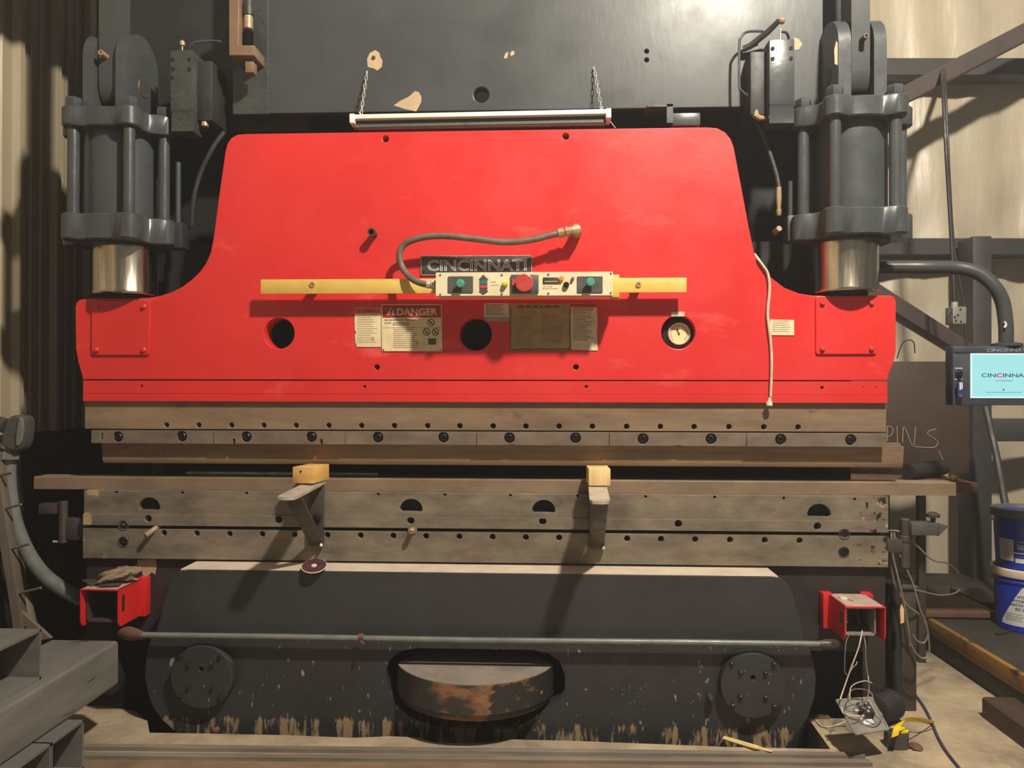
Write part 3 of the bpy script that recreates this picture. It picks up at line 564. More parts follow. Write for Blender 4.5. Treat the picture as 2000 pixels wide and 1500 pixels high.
P('bracket_collar', G().cyl((X(1767, .05), .05, Z(1050, .05)), (X(1767, .05), .05, Z(1038, .05)), .026, 16, .003).box(BW, X(1767, .05), .035, .07, Z(1070, .05), Z(1045, .05), .002), 'dark_steel', eb)

# ------------------------------------------------------------------ tooling
zp0, zp1 = .5*(at(205, 905, .05).z+at(1762, 913, .05).z), .5*(at(200, 868, .05).z+at(1763, 866, .05).z)
pl, pr = X(200, .04), X(1763, .04)
def barx(prof, x0, x1): n = len(prof); return G().prism([(x0, y, z) for y, z in prof], (x1-x0, 0, 0))
pu = T('punch', 'long brown steel punch bar clamped under the red ram', 'punch', ((pl+pr)/2, .06, zp0))
P('punch_blade', barx([(.045, zp0+.002), (.037, zp0+.018), (.037, zp0+.022), (.028, zp1), (.10, zp1), (.08, zp0+.02), (.065, zp0), (.05, zp0)], pl+.004, pr), 'steel_punch', pu)
P('punch_tang', barx([(.05, zp1), (.05, zp1+.012), (.09, zp1+.012), (.09, zp1)], X(1731, .03), pr-.004), 'steel_clamp', pu)
g = G()
for k, dx in enumerate((0, 9, 18)):
    x = 314+dx; q = [(x, 880), (x, 890)] if k != 1 else [(x-2, 881), (x+2, 880), (x+2, 885), (x-2, 890), (x+2, 890)]
    g.tube([at(a, b, .033) for a, b in q], .0012, 5)
P('chalk_mark', g, 'chalk', pu, 'faint chalk number 121')
zd0 = zb0; zd1 = .5*(at(110, 929, .05).z+at(1860, 945, .05).z); dl, dr = X(67, .05), X(1867, .05)
O('die_rail', barx([(.05, zd0), (.05, zd1-.003), (.053, zd1), (.09, zd1), (.10, zd1-.015), (.11, zd1), (.15, zd1), (.15, zd0)], dl, dr), 'steel_die', 'long rusty brown die bar lying on top of the bed', 'die')
# sheet support arms, swung out from the T-slot
def arm(name, base_px, tip_px, tipY, tipz, tipy_px, wpx, label, foot):
    b0 = at(base_px, 948, 0); tx = at(tip_px, tipy_px, tipY).x
    L_ = math.hypot(tx-b0.x, tipY); ang = math.atan2(tx-b0.x, -tipY)      # swing to the left is negative
    t = T(name, label, 'support arm', (b0.x, 0, foot), 'sheet support arms')
    M = Matrix.Translation((b0.x, 0, 0)) @ Matrix.Rotation(ang, 4, 'Z')    # local -Y is the arm direction
    zr, ww = 1.062, .040
    out = [(-ww, -.005), (-ww, -L_+.04), (-ww*.75, -L_+.008), (-ww*.3, -L_), (ww*.4, -L_), (ww*.85, -L_+.012), (ww, -L_+.045), (ww, -.005)]
    g = G(); n = len(out); f = lambda y: zr+(tipz-zr)*(-y/L_)
    g.v = [(x, y, f(y)) for x, y in out]+[(x, y, f(y)-.012) for x, y in out]
    g.f = [tuple(range(n)), tuple(range(n, 2*n))[::-1]]+[(i, (i+1) % n, n+(i+1) % n, n+i) for i in range(n)]
    P('top_bar', g.xf(M), 'bright_steel', t)
    g = G(); p0 = Vector((0, -L_*.80, f(-L_*.8)-.012)); p1 = Vector((0, -.03, foot+.02)); d = (p1-p0); nrm = Vector((0, -d.z, d.y)).normalized()*.010
    g.v = [tuple(p0+Vector((-ww*.9, 0, 0))), tuple(p0+Vector((ww*.9, 0, 0))), tuple(p1+Vector((ww*.8, 0, 0))), tuple(p1+Vector((-ww*.8, 0, 0)))]
    g.v += [tuple(Vector(v)+nrm) for v in g.v]; g.f = [(0, 1, 2, 3), (7, 6, 5, 4), (0, 4, 5, 1), (1, 5, 6, 2), (2, 6, 7, 3), (3, 7, 4, 0)]
    P('brace', g.xf(M), 'dark_steel', t)
    P('upright', G().box(-ww*.85, ww*.85, -.028, -.006, foot, zr-.012, .002).xf(M), 'dark_steel', t)
    P('weld_foot', G().lathe([(.004, -.008), (.009, 0), (.004, .008)], (ww*.7, -.035, foot+.006), (0, 0, 1), 8).xf(M), 'bright_steel', t)
    P('clamp_nut', G().lathe([(.012, 0), (.02, .004), (.02, .012), (.012, .016)], (.012, -.028, .90), (0, -1, 0), 16).xf(M), 'bolt_dark', t)
    return t
zfoot = Z(1070, -.02)
arm('support_arm', 620, 556, -.45, 1.05, 976, 36, 'dark steel support arm swung toward the round grinding disc under a knotty block', zfoot)
arm('support_arm', 1166, 1172, -.50, 1.052, 977, 36, 'dark steel support arm pointing straight out under a pale end-grain block', zfoot)
a = at(573, 946, -.125); M = Matrix.Translation((at(593, 946, -.12).x, -.13, 0)) @ Matrix.Rotation(math.radians(-10), 4, 'Z')
wb = T('wood_block', 'knotty orange pine block on the swung support arm', 'block', (at(606, 946, -.12).x, -.06, 1.066))
P('block_body', G().box(-.050, .050, 0, .155, 1.066, 1.137, .002).xf(M), 'wood', wb); P('knot', G().cyl((-.01, .002, 1.118), (-.01, -.002, 1.118), .005, 10).xf(M), 'ink', wb)
M = Matrix.Translation((at(1171, 947, -.12).x, -.125, 0)) @ Matrix.Rotation(math.radians(1), 4, 'Z')
O('wood_block', G().box(-.047, .047, 0, .155, 1.064, 1.137, .002).xf(M), 'wood_pale', 'pale sawn pine block on the straight support arm', 'block')
# loose bolts in the T-slot
for (px, py, d, L_, r, lab) in ((302, 1033, (-.35, -1, -.45), .055, .012, 'short round pin sticking out of the T-slot near counterbored bolts'), (806, 1034, (0, -1, 0), .05, .012, 'washered bolt sticking out of the T-slot below a half-moon hole')):
    p = at(px, py, -.002); d = Vector(d).normalized(); t = T('slot_bolt', lab, 'bolt', p)
    P('shank', G().lathe([(r, -.03), (r, L_), (r*.7, L_+.003), (r*.4, L_+.003), (r*.4, L_-.004)], p, d, 14), 'brass', t)
    if px > 500: P('washer', G().cyl(p+Vector((0, .0, 0)), p+Vector((0, -.004, 0)), .021, 18), 'steel_bed', t)
# grinding disc on the apron ledge
p = at(613, 1099, AY+.005); nrm = Vector((.05, -.36, .93)).normalized(); t = T('grinding_disc', 'maroon grinding disc with pale rim lying on the apron ledge', 'disc', p)
p = Vector((p.x, AY+.01, zl+.0225))
P('disc', G().lathe([(.012, 0), (.054, 0), (.054, .002), (.012, .002)], p, nrm, 36), 'maroon', t); P('hub', G().lathe([(.002, .001), (.013, .001), (.011, .005), (.002, .005)], p, nrm, 20), 'pink', t)
P('rim', G().lathe([(.052, -.001), (.0555, .001), (.052, .003)], p, nrm, 36, caps=False), 'pink', t)

# ------------------------------------------------------------------ things fixed to the ram
YP = -.19
a, b = at(851, 531, YP), at(1197, 577, YP)
pe = T('control_pendant', 'cream push-button control pendant hung on the yellow bar', 'control panel', ((a.x+b.x)/2, -.10, b.z))
zt_, zb_ = .5*(at(851, 533, YP).z+at(1197, 530, YP).z), .5*(at(851, 578.5, YP).z+at(1197, 576.5, YP).z)
P('housing', G().box(a.x+.003, b.x-.003, YP+.004, -.081, zb_+.002, zt_-.002, .003), 'cream', pe)
P('faceplate', G().plate(rrect(a.x, b.x, zb_, zt_, .003), [], YP, .005, .001), 'cream', pe)
P('end_bracket', G().box(b.x-.002, X(1207, -.10), YP+.03, -.075, zb_-.004, zt_-.008, .002), 'yellow', pe)
me_s = mesh('corner_screw', G().cyl((0, 0, 0), (0, -.003, 0), .0036, 8), 'ink')
for px, py in ((860, 537), (860, 575), (1193, 534), (1193, 572)): p = at(px, py, YP); inst('corner_screw', me_s, (p.x, YP, p.z), pe)
me_p = mesh('dome_screw', G().lathe([(.0055, 0), (.004, .003), (.001, .004)], (0, 0, 0), (0, -1, 0), 10), 'ink_soft')
for px, py in ((980, 537), (980, 574), (1071, 536), (1071, 573)): p = at(px, py, YP); inst('dome_screw', me_p, (p.x, YP, p.z), pe)
for x0, x1, bx_, by_ in ((875, 924, 899, 554), (1127, 1177, 1153, 551)):
    a, b = at(x0, 540, YP), at(x1, 572, YP); pd = P('button_plate', G().plate(rrect(a.x, b.x, b.z, a.z, .004), [], YP-.004, .005, .001), 'grey_plastic', pe)
    p = at(bx_, by_, YP-.03); P('green_button', G().lathe([(.012, -.028), (.012, -.005), (.0185, -.004), (.0185, .004), (.015, .007), (.002, .0075)], p, (0, -1, 0), 24), 'green_button', pd, 'round green palm button')
ar = [(938, 546), (944, 536), (951, 546), (951, 569), (944, 575), (938, 569)]
a = at(935, 541, YP)
ap = P('arrow_label', G().plate(pxo([(935, 546), (944, 536.5), (954, 546), (952, 546), (952, 569), (954, 569), (944, 575.5), (935, 569), (937, 569), (937, 546)], YP), [], YP-.0025, .003, .0003), 'grey_plastic', pe)
P('arrow_blue', G().plate(pxo([(937, 548), (952, 548), (952, 555), (937, 555)], YP), [], YP-.004, .003, .0003), 'teal', ap); P('arrow_red', G().plate(pxo([(937, 556.5), (952, 556.5), (952, 563), (937, 563)], YP), [], YP-.004, .003, .0003), 'red_button', ap)
p = at(986, 554, YP-.015); P('yellow_button', G().lathe([(.0125, -.015), (.0125, -.004), (.0115, 0), (.009, .006), (.002, .007)], p, (0, -1, 0), 18), 'yellow_button', pe)
a, b = at(998, 537, YP), at(1052, 573, YP); em = P('stop_plate', G().box(a.x, b.x, YP-.012, YP, b.z, a.z, .003), 'grey_plastic', pe)
p = at(1024, 552.5, YP-.03); pr_ = [(.014, -.03), (.026, -.006), (.038, -.004), (.038, .004)]
for k in range(5): r = .034-.0065*k; pr_ += [(r, .006), (r-.002, .0045), (r-.0035, .006)]
P('stop_button', G().lathe(pr_+[(.002, .006)], p, (0, -1, 0), 36), 'red_button', em, 'large ribbed red stop button'); p = at(1003, 552, YP); P('stop_flag', G().box(p.x-.006, p.x+.006, YP-.016, YP-.01, p.z-.014, p.z+.014), 'red_button', em)
a, b = at(1061, 542, YP), at(1091, 553, YP); cw = P('counter_window', G().box(a.x, b.x, YP-.006, YP, b.z, a.z, .001), 'rubber', pe); P('counter_glass', G().box(a.x+.005, b.x-.004, YP-.0075, YP-.005, b.z+.003, b.z+.009), 'placard', cw)
for px, py, m, r in ((1097, 543, 'lamp_orange', .010), (1119, 543, 'brass', .007), (1106, 556, 'bolt_dark', .013)):
    p = at(px, py, YP-.01); P({'lamp_orange': 'lit_lamp', 'brass': 'small_knob', 'bolt_dark': 'key_switch'}[m], G().lathe([(r, -.012), (r, 0), (r*.8, .006), (r*.1, .007)], p, (0, -1, 0), 16), m, pe)
P('small_print', scribble([at(960, 551, YP).z, at(960, 557, YP).z], X(958, YP), X(978, YP), YP, .003, 3, g=scribble([at(1070, 560, YP).z, at(1070, 564, YP).z], X(1060, YP), X(1092, YP), YP, .003, 4)), 'ink_soft', pe)
cab = [at(848, 557, -.14), at(822, 553, -.13), at(800, 541, -.11), at(785, 521, -.08), at(780, 500, -.08), at(785, 483, -.08), at(800, 471, -.085), at(830, 463, -.09), at(870, 461, -.09), at(930, 467, -.09), at(985, 473, -.09), at(1035, 469, -.09), at(1072, 460, -.085), at(1090, 456, -.08)]
P('pendant_cable', G().tube(cab, .0145, 12, smooth=5), 'cable_grey', pe); P('cable_gland', G().lathe([(.017, 0), (.021, .006), (.021, .02), (.015, .024), (.018, .026), (.018, .042)], at(852, 556.5, -.14), (-1, 0, .08), 8), 'bright_steel', pe)
c0, c1 = at(1088, 456.5, -.08), at(1124, 449, -.08); dv = (c1-c0)
P('elbow_connector', G().lathe([(.016, 0), (.021, .006), (.021, .028), (.017, .03), (.017, .036), (.023, .038), (.023, .05), (.019, .052), (.019, .075)], c0, dv, 10).tube([c1-dv*.15, c1+Vector((0, .0, 0)), c1+Vector((.006, .03, 0)), c1+Vector((.006, .08, 0))], [.02, .027, .025, .024], 12), 'brass', pe, 'tan right-angle conduit connector')
# maker's nameplate
a, b = at(822, 500, -.004), at(1039, 537, -.004)
npz = T('nameplate', 'black nameplate lettered CINCINNATI behind the pendant', 'nameplate', ((a.x+b.x)/2, -.003, b.z))
P('plate', G().box(a.x, b.x, -.006, -.0005, b.z, a.z, .001), 'nameplate', npz)
g = G()
for x0, x1, z0, z1 in ((a.x, b.x, a.z-.003, a.z), (a.x, b.x, b.z, b.z+.003), (a.x, a.x+.003, b.z, a.z), (b.x-.003, b.x, b.z, a.z)): g.box(x0, x1, -.0075, -.005, z0, z1)
P('border', g, 'aluminium_edge', npz)
P('lettering', text('CINCINNATI', (X(834, -.006), X(1028, -.006), Z(529, -.006), Z(507, -.006)), -.0068, .0012, outline=.024), 'label_white', npz, 'outlined word CINCINNATI')
me_n = mesh('rivet', G().lathe([(.005, 0), (.003, .003)], (0, 0, 0), (0, -1, 0), 8), 'bolt_dark')
for px, py in ((827, 506), (827, 531), (1034, 506)): p = at(px, py, -.006); inst('rivet', me_n, (p.x, -.006, p.z), npz)
# danger sign
def sheet(name, label, cat, pts, m, Y=-.002, th=.0016):
    q = pxo(pts, Y); xs = [p[0] for p in q]; zs = [p[1] for p in q]
    t = T(name, label, cat, ((min(xs)+max(xs))/2, -.001, min(zs))); P('sheet', G().plate(q, [], Y-th, th, .0003), m, t); return t
ds = sheet('danger_sign', 'white safety sign with a red DANGER header', 'sign', [(745, 594), (863, 594), (864, 686), (746, 686)], 'paper', -.003)
P('header', G().plate(pxo([(747, 596), (861, 596), (861.5, 620), (747.5, 620)], -.005), [], -.0062, .0014, .0002), 'sign_red', ds)
P('warning_triangle', G().plate(pxo([(754.5, 615.5), (772.5, 615.5), (763.5, 600.5)], -.006), [], -.0072, .001, .0002), 'paper_plain', ds)
P('exclamation', text('!', (X(762, -.007), X(765, -.007), Z(614.5, -.007), Z(603, -.007)), -.0075, .0005, .02), 'ink', ds)
P('heading', text('DANGER', (X(775, -.007), X(854, -.007), Z(615.5, -.007), Z(601.5, -.007)), -.0068, .0005, .025), 'paper_plain', ds, 'word DANGER in white capitals')
P('body_print', scribble([Z(624.5, -.005)], X(751, -.005), X(813, -.005), -.0048, .0035, 2, g=scribble([Z(y, -.005) for y in (630.5, 634)], X(767, -.005), X(806, -.005), -.0048, .003, 5)).box(X(747, -.005), X(862, -.005), -.0052, -.0046, Z(639.8, -.005), Z(639.3, -.005)), 'ink', ds)
P('do_not', text('DO NOT', (X(751, -.005), X(764, -.005), Z(632, -.005), Z(628.8, -.005)), -.005, .0004), 'ink', ds)
P('faint_print', scribble([Z(643+3.9*k, -.005) for k in range(10)], X(768, -.005), X(818, -.005), -.0048, .0025, 8, lo=.75), 'ink_soft', ds)
g = G()
for px, py in ((842, 630), (833, 648), (850.5, 648)):
    p = at(px, py, -.005); r = .0165
    g.lathe([(r, 0), (r, .001), (r-.0035, .001), (r-.0035, 0)], (p.x, -.0046, p.z), (0, -1, 0), 24, caps=False)
    g.add([(p.x-.0095, -.0056, p.z+.012), (p.x-.012, -.0056, p.z+.0095), (p.x+.0095, -.0056, p.z-.012), (p.x+.012, -.0056, p.z-.0095)], [(0, 1, 2, 3)])
    g.tube([(p.x-.005, -.0052, p.z-.006), (p.x+.001, -.0052, p.z+.001), (p.x+.006, -.0052, p.z-.003)], .0022, 5)
P('prohibition_symbols', g, 'ink', ds)
p = at(844, 667, -.005); P('control_picture', G().box(p.x-.018, p.x+.018, -.0056, -.0046, p.z-.014, p.z+.014), 'grey_plastic', ds)
for px, py in ((749, 683), (860, 683)): p = at(px, py, -.005); P('sign_screw', G().cyl((p.x, -.0045, p.z), (p.x, -.0075, p.z), .0032, 8), 'ink', ds)
wl = sheet('warning_notice', 'torn yellowed paper notice with an orange band beside the DANGER sign', 'notice', [(694, 600.5), (744, 601), (744.5, 678), (697, 677.5), (694, 668), (693, 655), (696, 650), (693, 645), (692.5, 625)], 'paper')
P('orange_band', G().plate(pxo([(694.5, 601.5), (742.5, 602), (742, 612), (694, 612)], -.004), [], -.0046, .001, .0002), 'orange_red', wl); P('band_print', scribble([Z(607, -.004)], X(716, -.004), X(737, -.004), -.0044, .006, 9), 'rust', wl)
P('faint_print', scribble([Z(615+4.4*k, -.004) for k in range(13)], X(698, -.004), X(739, -.004), -.0037, .0022, 6, lo=.6), 'ink_soft', wl)
n1 = sheet('instruction_label', 'small curled label with a grey strip beside the tan instruction placard', 'label', [(945, 592), (994, 592), (994.5, 619), (945, 619)], 'paper_plain'); P('grey_strip', G().plate(pxo([(946, 619), (994, 619), (994, 629), (950, 627)], -.003), [], -.0032, .0012, .0002), 'grey_patch', n1)
P('print', scribble([Z(595+3.3*k, -.004) for k in range(7)], X(949, -.004), X(990, -.004), -.0037, .0024, 12, lo=.7), 'ink', n1)
n2 = sheet('instruction_placard', 'large tan instruction placard with black and yellow striped border', 'placard', [(995, 592), (1114, 593), (1115, 685.5), (996, 685)], 'placard')
g = G()
for k in range(30):
    x = 1000+3.85*k
    if x < 1112: g.plate(pxo([(x, 684.5), (x+2, 684.5), (x+.6, 680.5), (x-1.4, 680.5)], -.004), [], -.0046, .0008, .0001)
for k in range(22):
    y = 603+3.6*k; g.plate(pxo([(995.6, y), (998.6, y+1.5), (998.6, y+3.2), (995.6, y+1.7)], -.004), [], -.0046, .0008, .0001)
    g.plate(pxo([(1111.6, y), (1114.2, y+1.5), (1114.2, y+3.2), (1111.6, y+1.7)], -.004), [], -.0046, .0008, .0001)
P('border_stripes', g, 'ink', n2); P('print', scribble([Z(619+3.1*k, -.004) for k in range(19)], X(1002, -.004), X(1054, -.004), -.0037, .002, 13, lo=.6, g=scribble([Z(616+3.1*k, -.004) for k in range(18)], X(1058, -.004), X(1106, -.004), -.0037, .002, 17, lo=.5)), 'ink_soft', n2)
P('heading_band', scribble([Z(599, -.004)], X(1012, -.004), X(1100, -.004), -.0037, .011, 21, lo=.95), 'rust', n2)
n3 = sheet('instruction_sheet', 'white printed sheet with a faded red header beside the tan placard', 'label', [(1114.5, 592), (1166, 593), (1167.5, 640), (1166, 645), (1167.5, 685), (1115.5, 683)], 'paper_plain'); P('red_header', G().plate(pxo([(1115, 593), (1166, 593.5), (1166, 600), (1115, 600)], -.004), [], -.0046, .001, .0002), 'sign_red', n3)
P('print', scribble([Z(603+3.6*k, -.004) for k in range(18)], X(1119, -.004), X(1160, -.004), -.0037, .0024, 22, lo=.6), 'ink', n3)
n4 = sheet('data_plate', 'small cream rating plate beside the hanging white cord', 'plate', [(1504, 624), (1551, 625), (1551, 655), (1504, 654.5)], 'cream'); P('print', scribble([Z(628+4*k, -.004) for k in range(6)], X(1509, -.004), X(1545, -.004), -.0037, .0022, 30, lo=.8), 'ink_soft', n4)
# pressure gauge in its porthole
p = at(1326, 652, .045); pg = T('pressure_gauge', 'round cream-faced pressure gauge in a porthole of the ram', 'gauge', (p.x, .05, p.z-.07))
P('surround', G().lathe([(.072, 0), (.072, .012), (.055, .02), (.053, .012), (.002, .012)], (p.x, .065, p.z), (0, -1, 0), 36), 'rubber', pg)
P('bezel', G().lathe([(.052, 0), (.052, .022), (.049, .026), (.045, .022), (.045, .01)], (p.x, .06, p.z), (0, -1, 0), 36, caps=False), 'bright_steel', pg); P('dial', G().cyl((p.x, .05, p.z), (p.x, .044, p.z), .046, 32), 'gauge_face', pg)
g = G()
for k in range(19):
    q = math.radians(225-15*k); g.tube([(p.x+.034*math.cos(q), .0435, p.z+.034*math.sin(q)), (p.x+.041*math.cos(q), .0435, p.z+.041*math.sin(q))], .0012, 4)
g.tube([(p.x, .042, p.z), (p.x-.011, .042, p.z+.022)], .002, 5).cyl((p.x, .044, p.z), (p.x, .04, p.z), .004, 10)
P('needle_and_ticks', g, 'ink', pg)
a, b = at(1311, 609, -.003), at(1337, 618, -.003); P('gauge_tag', G().plate(rrect(a.x, b.x, b.z, a.z, .002), [], -.004, .004, .0004), 'paper_plain', pg)
# white extension cord
cp = [(1474, 497, .04), (1480, 505, -.006), (1490, 519, -.011), (1499, 533, -.011), (1503, 555, -.011), (1502, 580, -.011), (1500, 598, -.011), (1499.5, 617, -.012), (1502, 640, -.013), (1505, 666, -.011), (1507, 700, -.011), (1506.5, 740, -.012), (1505, 775, -.012)]
ec = T('extension_cord', 'white power cord hanging down the red ram with a plug end', 'cord', at(1503, 795, -.012))
P('cord', G().tube([at(*q) for q in cp], .0062, 8, smooth=5), 'wire_white', ec)
p = at(1503.5, 776, -.013); P('plug', G().lathe([(.006, 0), (.008, .012), (.013, .022), (.0145, .036), (.010, .04)], p, (-.05, 0, -1), 12).tube([p+Vector((-.004, 0, -.01)), p+Vector((-.016, 0, -.028))], .0025, 6), 'wire_white', ec)
# hanging strip light
yf = .035; a, b = at(688, 237, yf), at(1192, 226.5, yf)
lf = T('strip_light', 'unlit white fluorescent strip light hung on two chains above the ram', 'light fixture', ((a.x+b.x)/2, yf, b.z-.05))
dx = (b-a).normalized(); ang = math.atan2(-(b.z-a.z), b.x-a.x); M = Matrix.Translation((a+b)/2) @ Matrix.Rotation(ang, 4, 'Y'); L2 = (b-a).length/2
P('housing', G().box(-L2+.02, L2-.02, -.05, .05, -.006, .014, .002).xf(M), 'white_paint', lf)
P('reflector', G().prism([(-L2+.022, -.02, -.006), (-L2+.022, -.034, -.04), (-L2+.022, -.031, -.04), (-L2+.022, -.0, -.010), (-L2+.022, .031, -.04), (-L2+.022, .034, -.04), (-L2+.022, .02, -.006)], (2*L2-.044, 0, 0)).xf(M), 'grey_plastic', lf)  # dark grey puts the shade under the housing into its colour
P('tube_lamp', G().cyl((-L2+.03, 0, -.032), (L2-.03, 0, -.032), .013, 14).xf(M), 'reflector', lf)
for s in (-1, 1): P('end_cap', G().box(s*L2-(.024 if s > 0 else 0), s*L2+(.024 if s < 0 else 0), -.054, .05, -.026, .017, .003).xf(M), 'white_paint', lf)
for (x0, y0_), (x1, y1_) in (((717, 139), (704, 232)), ((1160, 131), (1177, 223))):
    p, q = at(x0, y0_, .13), at(x1, y1_, yf); n = 11; g = G()
    for k in range(n):
        c0 = p.lerp(q, k/n); c1 = p.lerp(q, (k+1.25)/n); t = (c1-c0).normalized(); sd = (t.cross(Vector((0, 1, 0))) if k % 2 else Vector((0, 1, 0))).normalized()*.0055
        lp = [c0+t*.004+sd, c1-t*.004+sd, c1, c1-t*.004-sd, c0+t*.004-sd, c0]
        for i in range(6): g.tube([lp[i], lp[(i+1) % 6]], .0017, 5)
    P('chain', g, 'bright_steel', lf); P('chain_hook', G().tube([p+Vector((0, .02, 0)), p, p+Vector((-.004, -.004, -.012))], .003, 6).tube([q+Vector((-.006, 0, .03)), q+Vector((.002, 0, .02)), q], .003, 6), 'bright_steel', lf)
P('pull_cord', G().tube([at(1191, 236, yf), at(1202, 250, yf)], .0018, 5), 'wire_white', lf)
# red junction boxes on the bed ends
def redbox(x0, x1, y0_, y1_, bx0, bx1, by0, by1, label, s):
    Yf = -.20; a, b = at(x0, y0_, Yf), at(x1, y1_, Yf); t = T('junction_box', label, 'junction box', ((a.x+b.x)/2, -.1, b.z), 'red boxes on the bed ends')
    w_ = .005; zl_ = b.z
    def side(x): return G().prism([(x, .0, zl_), (x, Yf+.018, zl_), (x, Yf+.004, zl_+.012), (x, Yf, zl_+.03), (x, Yf, a.z), (x, .0, a.z)], (w_, 0, 0))
    P('side_panel', side(a.x), 'red_box', t); P('side_panel', side(b.x-w_), 'red_box', t)
    P('top_panel', G().box(a.x, b.x, Yf-.004, 0, a.z-.005, a.z, .0015), 'red_box', t); P('top_dust', G().box(a.x+.008, b.x-.008, Yf+.004, -.004, a.z, a.z+.0015), 'dusty_red', t)
    fx = (a.x-.012, b.x+.012)
    P('mounting_flange', G().box(fx[0]-.012, fx[0]+.03, -.02, .028, zl_-.005, a.z+.005, .002), 'red_box', t); P('mounting_flange', G().box(fx[1]-.03, fx[1]+.012, -.02, .028, zl_-.005, a.z+.005, .002), 'red_box', t)
    for xs in (a.x+w_/2-.004, b.x-w_/2+.004): P('side_slot', G().box(xs-.004, xs+.004, Yf+.025, Yf+.04, zl_+.065, a.z-.03, .002), 'ink', t)
    i0, i1, k0, k1 = a.x+.012, b.x-(.028 if s > 0 else .012), zl_+.014, a.z-.012
    g = G(); Yi = Yf+.03
    for q in ((i0, i0+.006, k0, k1), (i1-.006, i1, k0, k1), (i0, i1, k0, k0+.006), (i0, i1, k1-.006, k1)): g.box(q[0], q[1], Yi, -.005, q[2], q[3])
    P('inner_box', g, 'cover_grey' if s > 0 else 'dark_steel', t); P('inner_back', G().box(i0, i1, -.04, -.03, k0, k1), 'deep_black', t)
    return t, (i0, i1, k0, k1, Yi)
rb1, _ = redbox(156.5, 231.5, 1150.5, 1226, 190, 277, 1133, 1210, 'scuffed red junction box under a dirty crumpled rag', -1)
rb2, ib = redbox(1650, 1730, 1184.5, 1253, 1616, 1718, 1157, 1240, 'red junction box with loose wires spilling from its open front', 1)
g = G()
for k in range(7): g.box(ib[0]+.012, ib[0]+.04, -.1, -.06, ib[2]+.03+k*.016, ib[2]+.04+k*.016, .001)
P('terminal_strip', g, 'paper_plain', rb2)
g = G()
for k in range(6): g.tube([(ib[0]+.04, -.10, ib[2]+.05+k*.016), (ib[0]+.06, -.14, ib[2]+.07+k*.01), (ib[0]+.068, -.15, ib[2]+.04)], .0035, 6, smooth=4)
P('inner_wires', g, 'rubber', rb2)
# loose wires and the hanging cover plate
wr = T('loose_wires', 'thin white and grey wires dangling out of the open red box', 'wires', at(1660, 1370, -.2))
def wire(pts, r, m, par, name='wire', k=6): return P(name, G().tube([at(*q) for q in pts], r, 6, smooth=k), m, par)
wire([(1684, 1232, -.15), (1681, 1248, -.21), (1676, 1268, -.22), (1662, 1305, -.23), (1648, 1345, -.25), (1641, 1366, -.28)], .0028, 'wire_white', wr)
wire([(1662, 1236, -.16), (1653, 1252, -.21), (1650, 1285, -.22), (1650, 1312, -.22), (1655, 1318, -.23)], .002, 'wire_grey', wr)
wire([(1656, 1321, -.23), (1664, 1306, -.24), (1672, 1298, -.25), (1674, 1292, -.25)], .002, 'wire_white', wr)
wire([(1685, 1236, -.15), (1690, 1256, -.21), (1691, 1290, -.22), (1696, 1325, -.25), (1697, 1350, -.3), (1690, 1370, -.36), (1672, 1380, -.38)], .0022, 'wire_grey', wr)
wire([(1703, 1334, -.27), (1690, 1330, -.28), (1671, 1335, -.30), (1661, 1345, -.32), (1660, 1366, -.35)], .002, 'wire_white', wr)
cz = [flo(1634, 1368, .19), flo(1701, 1363, .19), flo(1735, 1424, .125), flo(1671, 1434, .125)]
cv = T('cover_plate', 'grey electrical cover plate with switch gear dangling by wires over the floor', 'cover plate', flo(1690, 1425, .12))
ux = (cz[1]-cz[0]).normalized(); nn = ux.cross(cz[3]-cz[0]).normalized(); nn = nn if nn.z > 0 else -nn
def cvp(u, v, h=0): return cz[0].lerp(cz[1], u).lerp(cz[3].lerp(cz[2], u), v)+nn*h
g = G(); g.prism([cvp(0, 0), cvp(1, 0), cvp(1, 1), cvp(0, 1)], nn*-.003); P('plate', g, 'cover_grey', cv)
g = G(); rim = [cvp(0, 0), cvp(1, 0), cvp(1, 1), cvp(0, 1)]
for i in range(4): g.tube([rim[i], rim[(i+1) % 4]], .0055, 8)
P('rim', g, 'cover_grey', cv)
def obox(c, a, b, n_, sa, sb, h0, h1):
    q = [c-a*sa-b*sb, c+a*sa-b*sb, c+a*sa+b*sb, c-a*sa+b*sb]; return G().prism([p+n_*h0 for p in q], n_*(h1-h0))
vv = (cz[3]-cz[0]).normalized()
P('contact_block', obox(cvp(.55, .48), ux, vv, nn, .026, .030, 0, .035), 'rubber', cv)
g = G()
for u, v in ((.46, .38), (.6, .36), (.48, .5), (.63, .5), (.55, .6)): g.lathe([(.0065, .034), (.006, .038), (.001, .039)], cvp(u, v), nn, 10)
P('terminal', G().lathe([(.012, 0), (.012, .02), (.007, .024)], cvp(.33, .42), nn, 12), 'bright_steel', cv); P('terminal', G().lathe([(.01, 0), (.01, .025)], cvp(.3, .72), nn, 10), 'bright_steel', cv)
P('screws', g, 'bright_steel', cv); P('tag', obox(cvp(.52, .72), ux, vv, nn, .024, .016, .001, .004), 'label_white', cv)
P('loop_wire', G().tube([cvp(.35, .45, .03), cvp(.1, .3, .05), cvp(.35, .05, .06), cvp(.8, .15, .06), cvp(.8, .5, .04), cvp(.9, .75, .03), cvp(.6, .9, .02), cvp(.3, .75, .03)], .0022, 6, smooth=6), 'wire_grey', cv)
P('trailing_wire', G().tube([cvp(.0, .25, .004), cvp(-.04, .45, .01), cvp(.2, .62, .02), cvp(.4, .68, .03)], .0036, 6, smooth=6), 'wire_white', cv)
